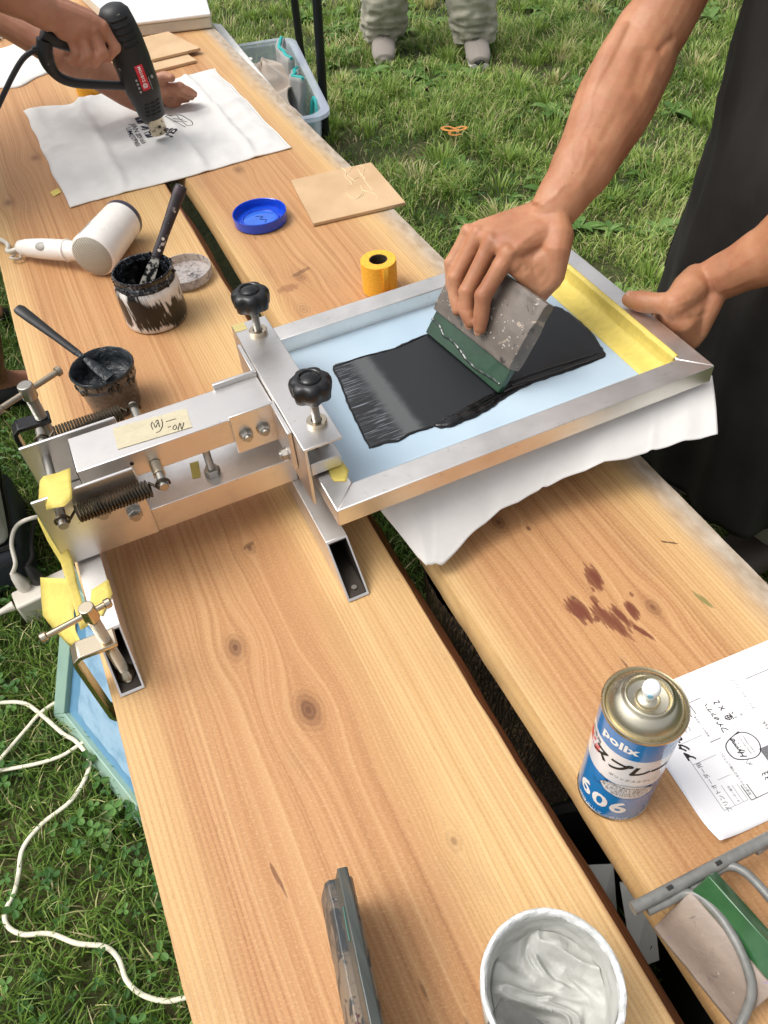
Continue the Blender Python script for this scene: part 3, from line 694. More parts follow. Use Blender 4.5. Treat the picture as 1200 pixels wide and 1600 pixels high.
def tote_under(u, v):
    k = u*(len(ep)-1); i = min(int(k), len(ep)-2); e_ = ep[i].lerp(ep[i+1], k-i)
    if v <= .5:
        s_ = v/.5; a = Vector((.195+.465*u, .84-(.24+.05*u)*s_, .0885)); return a+Vector((0,0,.0004*mnoise.noise(a*30)))
    s_ = (v-.5)/.5; a = Vector((.195+.465*u, .60-.05*u, .0885)); b = a.lerp(e_, s_)
    sag = .0035*math.sin(math.pi*s_); cr = sum(a0*max(0, 1-abs(u-c0-sl*s_)/w0) for c0, sl, w0, a0 in ((.10, .06, .05, .006), (.22, -.02, .02, .003), (.40, .03, .05, .005), (.555, .0, .012, .003), (.70, .02, .05, .005), (.83, 0, .012, .003), (.93, -.02, .04, .004)))*(.25+.75*s_)+.0025*mnoise.noise(Vector((u*10, s_*4, 7)))*s_; f = cr+.0016*math.sin(u*9+1.3*s_)*s_+.0012*mnoise.noise(Vector((u*14, s_*3, 0)))*s_
    q = b+Vector((0, -.35*sag, sag*.5-.003*s_+f*.7)); q.y += f*.6; return q
tu = MB().grid(tote_under, 150, 60).build('tote_bag', CLOTH, origin=(.4, .6, .0885), smooth=80, solid=.0006)
tag(tu, 'white cotton tote hanging out from under the print screen', 'tote bag')

# ---- black ink pulled over the mesh
zi = SZ0+.0023; INKO = px(700, 590, zi)
def ink_mat():
    t = NT('black_ink'); X, Y, Z = t.sep(t.co); X = t.math('ADD', X, INKO.x)
    st = t.noise(t.comb(t.math('MULTIPLY', X, 22), t.math('MULTIPLY', Y, 620), 0.), 1, 3, .6); bl = t.noise(t.co, 60, 5, .6, .6)
    smear = t.ramp(t.math('ADD', X, t.math('MULTIPLY', bl, .012)), [(.275, (1,1,1,1)), (.283, (0,0,0,1))])
    film = t.ramp(t.math('ADD', X, t.math('MULTIPLY', bl, .010)), [(.298, (0,0,0,1)), (.306, (1,1,1,1))])
    wet = t.ramp(X, [(.405, (0,0,0,1)), (.408, (1,1,1,1))])
    c = t.mix(film, srgb(84,86,86), srgb(25,28,31)); c = t.mix(smear, c, t.ramp(st, [(.38, srgb(124,130,136)), (.45, srgb(40,40,42)), (.7, srgb(20,20,20))])); c = t.mix(wet, c, srgb(16,15,14))
    r = t.math('MULTIPLY_ADD', film, .16, .30); r = t.math('MINIMUM', r, t.math('MULTIPLY_ADD', wet, -.30, .5)); t.set(Base_Color=c, Roughness=r, Specular_IOR_Level=.5)
    t.bump(t.math('ADD', t.math('MULTIPLY', bl, .5), t.math('MULTIPLY', st, .5)), .28, .0016); return t.mat
INK = ink_mat()
out = [(520,573),(545,564),(572,556),(600,548),(612,546),(628,538),(645,532),(668,522),(700,515),(760,500),(820,486),(862,479),(884,486),(905,503),(926,524),(938,540),(946,556),(930,564),(905,574),(880,582),(850,592),(815,605),(790,618),(765,636),(740,650),(715,660),(692,670),(676,667),(655,671),(635,680),(622,690),(606,690),(590,698),(578,700),(572,690),(560,664),(551,645),(540,620),(530,598)]
op = catmull([px(x, y, zi) for x, y in out], 4, True)
rough = [Vector((p.x+.0014*mnoise.noise(p*260), p.y+.0014*mnoise.noise(p*260+Vector((9,9,9))), zi)) for p in op]
ink = thing('ink_film', 'glossy black ink spread across the blue screen mesh', 'ink', tuple(px(700, 590, zi)))
bm_ = MB().prism([(p.x, p.y) for p in rough], zi, zi+.0007); bm_.build('film', INK, ink, smooth=0)
WET = plain('wet_black_ink', (13,12,12), .08, 0, .1, 30, .25, 90, .002)
def bead(path, rad, flat=.55):
    P = catmull([px(x, y, zi+.0007) for x, y in path], 6); n = len(P)
    rr = []
    for i, p in enumerate(P):
        k = i/(n-1); r0 = np.interp(k, np.linspace(0, 1, len(rad)), rad); rr.append(max(.0003, r0*(1+.28*mnoise.noise(p*120)))); 
    P = [p+Vector((.0012*mnoise.noise(p*150), .0012*mnoise.noise(p*150+Vector((5,0,0))), 0)) for p in P]
    return MB().tube(P, [(r*flat, r) for r in rr], 10, side=(0,0,1)).build('ink_bead', WET, ink, smooth=80)
bead([(678,664),(700,662),(722,652),(748,642),(775,625),(800,610),(830,598)], [.0015, .0075, .0085, .007, .006, .005, .003])
bead([(690,655),(715,648),(745,632),(775,614)], [.001, .005, .0045, .002])
bead([(800,605),(850,590),(900,573),(944,557)], [.004, .0035, .0035, .0012])
bead([(788,600),(840,582),(890,566),(935,552)], [.003, .002, .0025, .001])
bead([(521,573),(572,556),(612,546),(645,532),(668,522)], [.0008, .0018, .0012, .0022, .001])
bead([(521,575),(532,598),(545,632),(562,668),(578,700)], [.0008, .0012, .0015, .0013, .0008])
bead([(578,699),(606,690),(622,689),(640,678),(676,666)], [.0008, .003, .0016, .002, .0018])
bead([(885,487),(906,504),(927,525),(946,556)], [.001, .0022, .0018, .001])
# ================================================================== THINGS ON AND AROUND THE PLANKS
def text_verts(s, size=1., shear=0., bold=0., spacing=1., align='CENTER'):
    cu = bpy.data.curves.new('t', 'FONT'); cu.body = s; cu.size = size; cu.shear = shear; cu.align_x = align; cu.align_y = 'CENTER'; cu.offset = bold; cu.space_character = spacing
    cu.resolution_u = 3
    ob = bpy.data.objects.new('t', cu); col.objects.link(ob)
    dg = bpy.context.evaluated_depsgraph_get(); me = ob.evaluated_get(dg).to_mesh()
    vs = [v.co.copy() for v in me.vertices]; fs = [tuple(p.vertices) for p in me.polygons]
    ob.evaluated_get(dg).to_mesh_clear(); bpy.data.objects.remove(ob); bpy.data.curves.remove(cu); return vs, fs
def lettering(name, s, size, fn, mat_, parent, sub=0, **kw):
    vs, fs = text_verts(s, size, **kw)
    if not vs: return None
    if sub:
        bm = bmesh.new(); V = [bm.verts.new(v) for v in vs]
        for f in fs:
            try: bm.faces.new([V[i] for i in f])
            except ValueError: pass
        bmesh.ops.triangulate(bm, faces=bm.faces)
        for _ in range(3):
            es = [e for e in bm.edges if e.calc_length() > sub]
            if not es: break
            bmesh.ops.subdivide_edges(bm, edges=es, cuts=1)
            bmesh.ops.triangulate(bm, faces=bm.faces)
        bm.verts.index_update(); vs = [v.co.copy() for v in bm.verts]; fs = [tuple(v.index for v in f.verts) for f in bm.faces]; bm.free()
    return MB().add([fn(v) for v in vs], fs).build(name, mat_, parent, smooth=0)
def polyline(strokes, w, fn, name, mat_, parent):
    # flat pen strokes: thin ribbons carried by fn(x, y)
    mb = MB()
    for s_ in strokes:
        P = [Vector((p[0], p[1], 0)) for p in s_]
        if len(P) > 2: P = catmull(P, 6)
        vs = []; fs = []
        for i, p in enumerate(P):
            t_ = (P[min(i+1, len(P)-1)]-P[max(i-1, 0)]).normalized(); nn = Vector((-t_.y, t_.x, 0))*w/2
            vs += [fn(p+nn), fn(p-nn)]
            if i: fs.append((2*i-2, 2*i-1, 2*i+1, 2*i))
        mb.add(vs, fs)
    return mb.build(name, mat_, parent, smooth=0)
PRINTK = plain('black_print', (22,22,24), .55); GREYK = plain('grey_print', (120,120,124), .6); WHITEK = plain('white_print', (240,240,238), .35)

# ---- spray can
def spray_can():
    c = Vector((.279, .1985, 0)); r = .033; h = .158
    e = thing('spray_can', 'blue and white aerosol spray can standing by the order sheet', 'spray can', tuple(c))
    BL = plain('can_blue', (18,128,200), .22, 0, .06, 20, coat=.5); WH = plain('can_white', (232,234,238), .25, 0, .03, 20, coat=.5)
    TIN = alu_mat('tinplate', (214,206,184), .2, (60,60,60), .2)
    MB().lathe([(0, .0005), (r*.90, .0005), (r, .003), (r, .077)], c, 72).build('label_blue', BL, e)
    MB().lathe([(r, .077), (r, .127)], c, 72).build('label_white', WH, e)
    MB().lathe([(r, .127), (r, h)], c, 72).build('label_band', BL, e)
    MB().lathe([(r*1.0, .0002), (r*1.025, .0006), (r*1.03, .002), (r*1.005, .0034), (r*.98, .0034), (r*.98, .0002)], c, 72).build('bottom_seam', TIN, e)
    MB().lathe([(r*.99, h), (r*1.03, h+.001), (r*1.04, h+.0032), (r*1.0, h+.0048), (r*.955, h+.0035), (r*.93, h+.001), (r*.90, h+.0035), (r*.80, h+.011), (r*.64, h+.0165), (r*.60, h+.0172), (r*.585, h+.0195), (r*.54, h+.0205), (r*.50, h+.019), (r*.47, h+.0145), (r*.30, h+.0132), (r*.26, h+.016), (r*.12, h+.0175), (0, h+.0175)], c, 72).build('valve_dome', TIN, e, smooth=50)
    nz = MB().lathe([(.0042, 0), (.0046, .001), (.0046, .006), (.0064, .008), (.0070, .010), (.0070, .0135), (.0062, .0165), (.0042, .0182), (0, .0186)], c+Vector((0,0,h+.0172)), 30).build('nozzle', plain('nozzle_white', (236,240,240), .4), e, smooth=50)
    a = R_(225); d = Vector((math.cos(a), math.sin(a), 0)); MB().tube([c+d*.0066+Vector((0,0,h+.0290)), c+d*.0076+Vector((0,0,h+.0290))], .0022, 12).build('spray_hole', plain('nozzle_blue', (120,176,200), .3), nz)
    def wrap(a0, z0, off=.00025):
        return lambda v: Vector((c.x+(r+off)*math.cos(a0+v.x/r), c.y+(r+off)*math.sin(a0+v.x/r), z0+v.y))
    A0 = R_(212)
    lettering('lettering', 'polix', .0155, wrap(A0-.18, .1425), WHITEK, e, sub=.003, bold=.0006, spacing=1.05)
    lettering('lettering', 'スプレー', .0190, wrap(A0+.20, .1075), PRINTK, e, sub=.003, bold=.0008, shear=.25, spacing=.86)
    lettering('lettering', '606', .031, wrap(A0-.16, .0300), WHITEK, e, sub=.003, bold=.0008, spacing=1.1)
    lettering('lettering', '環境ポリマー研究所', .0058, wrap(A0-.05, .0065), WHITEK, e, sub=.002)
    lettering('lettering', 'ポリックススプレー', .0046, wrap(A0+.45, .0895), PRINTK, e, sub=.002)
    lettering('lettering', '定着', .0130, wrap(A0-.98, .1060), plain('red_print', (214,48,44), .4), e, sub=.003, bold=.0006)
    lettering('lettering', '捺染用', .0062, wrap(A0-.90, .1190), PRINTK, e, sub=.002)
    # speech cloud with small print
    cloud = []
    for i in range(48):
        q = 2*math.pi*i/48; k = 1+.055*abs(math.sin(4.5*q)); cloud.append(Vector((.0225*k*math.cos(q), .0125*k*math.sin(q), 0)))
    w = wrap(A0+.42, .0665, .0004); mb = MB(); ctr = 0
    vs = [w(Vector((0,0,0)))]; fs = []
    for ring in (.33, .66, 1.): vs += [w(p*ring) for p in cloud]
    for i in range(48):
        j = (i+1) % 48; fs.append((0, 1+i, 1+j))
        for q in (0, 1): fs.append((1+q*48+i, 1+(q+1)*48+i, 1+(q+1)*48+j, 1+q*48+j))
    cl_ = mb.add(vs, fs).build('label_cloud', WH, e, smooth=80)
    w2 = wrap(A0+.42, .0665, .0007)
    for k, (tx, wd) in enumerate((('●印刷作業時の版の固定', 0), ('プリントするときは均一に', 0), ('薄く布に吹いて接着します', 0), ('版に汚れが残りません', 0), ('布をはがせます', 0))):
        lettering('lettering', tx, .0037, lambda v, k=k: w2(Vector((v.x, v.y+.0078-.0038*k, 0))), PRINTK, cl_, sub=.002)
    polyline([[(-.022,-.003),(-.028,-.0075),(-.031,-.004)], [(-.019,.009),(-.026,.012)]], .0006, w2, 'outline', PRINTK, cl_)
    polyline([[(p.x, p.y) for p in cloud+[cloud[0]]]], .0005, w2, 'outline', PRINTK, cl_)
spray_can()

# ---- order sheet
def order_sheet():
    # page axes: text runs along +Y, page top towards -X
    NL, FL, FR = px(1120, 1320, .0), px(1029, 1183, .0), None
    ax = (Vector((.3335, .2015, 0))-Vector((.3282, .1142, 0))).normalized(); ay = Vector((-ax.y, ax.x, 0))     # ay points to -X
    o = Vector((.3282, .1142, .0015)); Wd, Hd = .153, .216
    e = thing('order_sheet', 'printed white order form with a pen-circled design lying under the rack', 'paper', tuple(o))
    PAP = plain('paper_white', (238,236,236), .8, 0, .02, 30, .1, 60)
    def pg(u, v):  # u along text, v from page top downwards
        p = o+ax*u-ay*v; lift = .010*max(0, 1-math.hypot(u/.03, v/.035))**2+.0025*max(0, .5-abs(v/Hd-.4))*math.sin(3.1*u/Wd)
        return Vector((p.x, p.y, .0012+lift))
    mu = lambda u: .0128+.781*u
    mv = lambda v: v+.0140
    def pgt(du=0, dv=0, up=.0003): return lambda v: pg(v.x+mu(du), mv(dv)-v.y)+Vector((0,0,up))
    MB().grid(lambda a, b: pg(a*Wd, b*Hd), 24, 30).build('sheet', PAP, e, smooth=60, solid=.0002)
    L = lambda nm, s, sz, u, v, m_=PRINTK, **k: lettering(nm, s, sz, pgt(u, v), m_, e, **k)
    def rule(seg, w=.0005, m_=PRINTK): polyline(seg, w, pgt(0, 0, .0003) if False else (lambda v: pg(mu(v.x), mv(v.y))+Vector((0,0,.0003))), 'ruled_line', m_, e)
    L('lettering', 'プリントオーダー用', .0056, .040, .0155)
    L('lettering', 'アクセ', .0098, .094, .0130, bold=.0005, shear=.25)
    L('lettering', 'オーダー番号', .0028, .024, .0275)
    rule([[(.012, .010), (.085, .010)], [(.012, .022), (.145, .022)], [(.012, .031), (.145, .031)], [(.012, .036), (.145, .036)], [(.012, .010), (.012, .036)], [(.072, .010), (.072, .036)], [(.10, .010), (.10, .036)], [(.045, .022), (.045, .036)]], .00045, GREYK)
    L('lettering', 'day  9/21', .0036, .118, .024, GREYK); L('lettering', 'day  9/22', .0036, .118, .0285, GREYK)
    rule([[(.010, .0385), (.143, .0385)], [(.010, .0440), (.143, .0440)], [(.143, .0385), (.143, .19)], [(.010, .0385), (.010, .19)], [(.088, .0385), (.088, .19)]], .0009)
    L('lettering', '希望デザインを○で囲って下さい', .0030, .044, .0413); L('lettering', '希望のインク色を書いて下さい', .0026, .118, .0413)
    # pen circle round the chosen design
    q = [(.060+.0165*math.cos(a)*(1+.08*math.sin(3*a)), .0640+.0175*math.sin(a)*(1+.06*math.cos(2*a))) for a in [i*2*math.pi/15 for i in range(17)]]
    q[-1] = (q[-1][0]+.002, q[-1][1]-.0015)
    rule([[(u+.008, v) for u, v in q]], .0012)
    L('lettering', 'Hygge', .0082, .068, .0585, shear=.4, bold=.0002); L('lettering', 'JAPAN 2024 Vol.6', .0024, .068, .0665); L('lettering', 'FUMOTOPPARA', .0025, .068, .0705)
    polyline([[(.0760, .0665), (.079, .0625), (.082, .0665)], [(.0745,.067),(.0765,.064),(.0785,.067)]], .0006, lambda v: pg(mu(v.x-.03), mv(v.y-.006))+Vector((0,0,.0003)), 'drawing', GREYK, e)
    # handwriting
    S = [[(.092,.056),(.098,.057),(.096,.060),(.093,.062)], [(.100,.057),(.103,.059)], [(.101,.061),(.105,.056),(.107,.058)], [(.109,.060),(.113,.057),(.112,.060),(.109,.061)], [(.115,.057),(.119,.058),(.116,.061)], [(.121,.058),(.126,.057),(.124,.061)], [(.128,.056),(.129,.058)], [(.131,.057),(.133,.0605)],
         [(.104,.068),(.109,.0675),(.109,.072),(.104,.072),(.104,.068)], [(.1065,.066),(.1065,.075)], [(.104,.070),(.109,.070)], [(.102,.074),(.112,.0735)], [(.104,.0755),(.103,.078)], [(.109,.0755),(.111,.078)], [(.113,.076),(.1135,.0765)], [(.118,.068),(.123,.073)], [(.123,.068),(.118,.073)], [(.128,.067),(.131,.0675),(.128,.072),(.132,.0725)]]
    rule(S, .0011)
    L('lettering', '1 黒', .0036, .102, .084, GREYK); L('lettering', '2 グレー', .0036, .106, .090, GREYK)
    # other designs to choose from
    for k in range(4):
        polyline([[(.018, .062+.0028*k), (.0205, .0640+.0028*k), (.018, .0660+.0028*k)], [(.0235, .062+.0028*k), (.026, .0640+.0028*k), (.0235, .0660+.0028*k)], [(.029, .062+.0028*k), (.0315, .0640+.0028*k), (.029, .0660+.0028*k)]], .0009, lambda v: pg(mu(v.x), mv(v.y))+Vector((0,0,.0003)), 'drawing', PRINTK, e)
    mb = MB()
    for (u0, u1, v0, v1) in ((.014, .024, .077, .086), (.036, .039, .074, .090), (.041, .058, .076, .088), (.027, .034, .079, .086)):
        mb.add([pg(mu(u0),mv(v0))+Vector((0,0,.0003)), pg(mu(u1),mv(v0))+Vector((0,0,.0003)), pg(mu(u1),mv(v1))+Vector((0,0,.0003)), pg(mu(u0),mv(v1))+Vector((0,0,.0003))], [(0,1,2,3)])
    mb.build('drawing', plain('halftone', (110,110,112), .6, 0, .6, 900), e, smooth=0)
    L('lettering', 'nordisk', .0070, .072, .098, shear=.2); L('lettering', 'プリントについて', .0048, .126, .100)
order_sheet()

# ---- white tote lying on the planks, being dried
TA, TB, TC, TD = px(38,178,0), px(110,326,0), px(455,233,0), px(336,110,0)
tote = thing('tote_bag', 'white tote with a dark print lying flat under the heat gun', 'tote bag', (.25, 1.88, 0))
def tsurf(u, v, up=0.):
    # u across (x), v from near to far
    a = TB.lerp(TC, u); b = TA.lerp(TD, u); p = a.lerp(b, v)
    p += Vector((.008*mnoise.noise(Vector((v*5, 3, u))), .018*mnoise.noise(Vector((u*6, 1, 0)))*v+.010*math.sin(u*9)*(1-v)*(.5 if u > .1 else 1)*.6+.006*math.sin(u*14+1)*v, 0))
    def fold(t, c, w): return math.exp(-((t-c)/w)**2)
    z = .006+.008*fold(u, .24+.03*v, .022)+.008*fold(u, .60-.03*v, .022)+.007*fold(u, .83, .016)+.006*fold(v, .50+.04*u, .022)
    z += .005*mnoise.noise(Vector((u*4, v*5, 1)))+.0035*(1-abs(mnoise.noise(Vector((u*7, v*8, 4))))*2)+.0012*mnoise.noise(Vector((u*22, v*20, 4)))
    z += .014*fold(u, .30, .06)*max(0, (v-.72)/.28)**1.5+.010*fold(u, .02, .05)*max(0, (v-.6)/.4)
    edge = min(u, 1-u, v, 1-v); z *= min(1, .25+edge*14)
    return Vector((p.x, p.y, max(.0015, z)+up))
tcl = MB().grid(tsurf, 90, 90); tcl.build('cloth', CLOTH, tote, smooth=80, solid=.0016)
from mathutils.bvhtree import BVHTree
TCB = BVHTree.FromPolygons([tuple(v) for v in tcl.v], tcl.f)
hem = [tsurf(i/60, .0) for i in range(61)]; MB().tube([p+Vector((0,0,.0006)) for p in hem], .0016, 6).build('hem', cloth_mat('hem_cotton', (226,222,214), .05), tote, smooth=80)
hem = [tsurf(1, i/60) for i in range(61)]; MB().tube([p+Vector((0,0,.0006)) for p in hem], .0016, 6).build('hem', bpy.data.materials['hem_cotton'], tote, smooth=80)
# print: local frame, text runs from P0 to P1 on the cloth (rotated like the bag)
def tprint(cpx, dirpx, scale):
    o = px(*cpx, .004); ax_ = (px(*dirpx, .004)-o).normalized(); ay_ = Vector((-ax_.y, ax_.x, 0))
    TBl = [(TB, TC, TA, TD)]
    def fn(v):
        p = o+ax_*(v.x*scale)+ay_*(v.y*scale)
        # invert the quad roughly: bag is nearly a rectangle along x and y
        h = TCB.ray_cast(Vector((p.x, p.y, .2)), Vector((0,0,-1))); return Vector((p.x, p.y, (h[0].z if h[0] else .004)+.0016))
    return fn
NAVY = plain('navy_print', (26,28,44), .7)
lettering('lettering', 'JAPAN 2024  Vol.6', .0160, tprint((217,213), (236,245), 1.), NAVY, tote, bold=.0001, sub=.004)
lettering('lettering', 'FUMOTOPPARA', .0160, tprint((209,219), (221,240), 1.), NAVY, tote, bold=.0001, sub=.004)
ft = tprint((225,205), (243,232), 1.)
mb = MB()
for (x0, hh, ww, kind_) in ((-.060,.016,.012,0), (-.046,.026,.015,1), (-.033,.020,.012,1), (-.018,.030,.016,0), (.006,.036,.020,2), (.026,.024,.013,1), (.042,.015,.018,0)):
    if kind_ == 1: sh = [(-ww/2,0),(ww/2,0),(ww*.2,hh*.5),(ww*.3,hh*.5),(0,hh),(-ww*.3,hh*.5),(-ww*.2,hh*.5)]
    elif kind_ == 2: sh = [(-ww/2,0),(-ww*.35,0),(0,hh*.86),(ww*.35,0),(ww/2,0),(0,hh)]
    else: sh = [(-ww/2,0),(ww/2,0),(ww/2,hh*.5),(ww*.3,hh*.85),(0,hh),(-ww*.3,hh*.85),(-ww/2,hh*.5)]
    mb.add([ft(Vector((x0+p[0], p[1]-.004, 0))) for p in sh], [tuple(range(len(sh)))])
mb.build('print_trees', NAVY, tote, smooth=0)
lettering('lettering', 'Hygge.', .052, tprint((252,203), (275,215), 1.), NAVY, tote, shear=.45, bold=.0006, sub=.008)
bf = tprint((283,194), (302,200), 1.)
polyline([[(-.03,-.010),(-.025,.012),(-.006,.02),(.018,.016),(.034,.004),(.022,-.002),(.0,.004),(-.012,-.006)], [(-.025,.012),(-.01,.008),(.01,.010)], [(-.02,-.004),(-.006,.012)], [(-.032,-.014),(.03,-.012)]], .0016, bf, 'print_bear', NAVY, tote)

# ---- ink jar with spatula and its lid
JINK = plain('jar_ink', (10,10,10), .14, 0, .1, 30, .2, 30, .004)
def jar():
    c = Vector((.0815, 1.172, 0))
    e = thing('ink_jar', 'white jar smeared with black ink beside the hair dryer', 'jar', tuple(c))
    t = NT('jar_white_smeared'); X, Y, Z = t.sep(t.co)
    an = t.math('ARCTAN2', Y, X); v1 = t.comb(t.math('MULTIPLY', an, 1.3), t.math('MULTIPLY', Z, 12), 4.); n1 = t.noise(v1, 1.1, 4, .5, .7)
    n2 = t.noise(t.comb(t.math('MULTIPLY_ADD', Z, 45, t.math('MULTIPLY', an, 12)), t.math('MULTIPLY', Z, 14), 3.), 1, 3)
    band = t.ramp(Z, [(.004, (0,0,0,1)), (.016, (1,1,1,1)), (.05, (.8,.8,.8,1)), (.064, (.1,.1,.1,1))])
    mk = t.step(t.math('ADD', t.math('MULTIPLY', n1, .9), t.math('MULTIPLY_ADD', n2, .45, t.math('MULTIPLY_ADD', band, .16, -.28))), .46, .53)
    soft = t.step(t.math('ADD', n1, t.math('MULTIPLY', band, .12)), .40, .60)
    c1 = t.mix(t.math('MULTIPLY', soft, .35), srgb(232,228,222), srgb(120,122,126)); c1 = t.mix(mk, c1, srgb(24,22,22))
    t.set(Base_Color=c1, Roughness=t.math('MULTIPLY_ADD', mk, -.1, .38)); t.bump(mk, .3, .0012)
    t2 = NT('jar_rim_inked'); n1 = t2.noise(t2.co, 90, 5, .6, 1.2); t2.set(Base_Color=t2.ramp(n1, [(.48, srgb(20,21,24)), (.60, srgb(70,74,80)), (.72, srgb(170,174,178))]), Roughness=.25); t2.bump(n1, .5, .002)
    def wb(a, z): return .012*mnoise.noise(Vector((math.cos(a)*4, math.sin(a)*4, z*60)))
    MB().lathe([(0, .0004), (.0455, .0004), (.0495, .003), (.0505, .010), (.0505, .060), (.0497, .066), (.0472, .0705)], c, 80).build('body', t.mat, e, smooth=60)
    MB().lathe([(.0472, .0705), (.0480, .0722), (.0470, .0740), (.0462, .0760), (.0478, .0780), (.0462, .0800), (.0462, .0855), (.0472, .0880), (.0462, .0900), (.0440, .0895), (.0432, .086), (.0428, .060), (.0425, .034)], c, 90, wob=lambda a, z: wb(a, z)*(.9 if z > .07 else .2)).build('rim', t2.mat, e, smooth=60)
    MB().lathe([(.0430, .0805), (.0428, .060), (.0425, .034), (.030, .031), (.018, .034), (.008, .030), (0, .032)], c, 60, wob=lambda a, z: .1*mnoise.noise(Vector((math.cos(a)*2, math.sin(a)*2, z*90)))).build('ink', JINK, e, smooth=80)
    # lumps of ink on the rim
    mb = MB()
    for i in range(46):
        a = random.uniform(0, 6.283); z = random.choice((.0895, .0895, .080, .072)); q = .0455 if z > .085 else .0475
        mb.sphere(c+Vector((q*math.cos(a), q*math.sin(a), z+random.uniform(-.002, .001))), random.uniform(.0012, .0034), 8, 6, (1, 1, random.uniform(.5, 1)))
    kind(mb.build('ink_lumps', JINK, e, smooth=80), 'stuff')
    # spatula
    s_ = thing('palette_knife', 'ink-stained palette knife standing in the white ink jar', 'palette knife', (.105, 1.19, .035))
    a, b = Vector((.110, 1.193, .090)), Vector(px(284, 289, .175)); d = (b-a).normalized(); sd_ = d.cross(Vector((0,-1,.4))).normalized()
    tk = NT('knife_handle_stained'); n1 = tk.noise(tk.co, 120, 5, .6); n2 = tk.noise(tk.co, 45, 4)
    cc = tk.ramp(n2, [(.35, srgb(34,30,34)), (.6, srgb(58,48,52)), (.7, srgb(84,58,74))]); tk.set(Base_Color=tk.mix(tk.step(n1, .62, .68), cc, srgb(214,204,190)), Roughness=.5); tk.bump(n1, .3, .001)
    rr = [(.0072, .0056), (.0080, .0062), (.0076, .006), (.0084, .0066), (.0096, .0076), (.0098, .0078), (.0090, .007), (.0045, .004)]
    P = [a.lerp(b, k) for k in (0, .08, .3, .55, .8, .93, .985, 1.0)]; hd = MB().tube(P, rr, 16, side=sd_).build('handle', tk.mat, s_, smooth=60)
    nrm = sd_.cross(d).normalized()
    for k in (.10, .26):
        p = a.lerp(b, k); q = MB(); 
        for sg in (1, -1): q.tube([p+nrm*sg*.0050, p+nrm*sg*.0071], .0024, 12)
        q.build('rivet', plain('rivet_cream', (226,214,196), .4), hd)
    e1 = a-d*.062; blade = [a+sd_*.006, a-sd_*.006, a-d*.018-sd_*.0085, e1-sd_*.010, e1+sd_*.010, a-d*.018+sd_*.0085]
    q = MB(); q.add([p+nrm*.0006 for p in blade]+[p-nrm*.0006 for p in blade], [(0,1,2,3,4,5), (11,10,9,8,7,6)]+[(i, (i+1) % 6, (i+1) % 6+6, i+6) for i in range(6)])
    tb = NT('blade_inked'); n1 = tb.noise(tb.co, 70, 4); tb.set(Base_Color=tb.ramp(n1, [(.50, srgb(26,28,26)), (.56, srgb(206,200,186))]), Roughness=.3); q.build('blade', tb.mat, s_)
    # lid leaning behind the jar
    lc = Vector((.1545, 1.262, .0015)); l = thing('jar_lid', 'clear plastic screw lid smeared with ink lying behind the white jar', 'lid', tuple(lc))
    tl = NT('clear_lid_smeared'); n1 = tl.noise(tl.co, 130, 5, .6, 1.); tl.set(Base_Color=tl.ramp(n1, [(.44, srgb(214,206,200)), (.60, srgb(178,170,168)), (.70, srgb(50,48,50))]), Roughness=.18, Transmission_Weight=.45, IOR=1.35)
    MB().lathe([(.0, .001), (.0455, .001), (.0475, .002), (.0482, .006), (.0475, .010), (.0482, .014), (.0472, .0175), (.0455, .0175), (.0455, .004), (.040, .0032), (.0, .0032)], lc, 64).build('ring', tl.mat, l, smooth=40)
    polyline([[(.158,1.262),(.162,1.255),(.166,1.262),(.170,1.254)], [(.166,1.246),(.172,1.243),(.170,1.249),(.176,1.250)], [(.158,1.275),(.166,1.270)]], .0013, lambda v: Vector((v.x, v.y, .0053)), 'pen_marks', INKPEN, l)
jar()

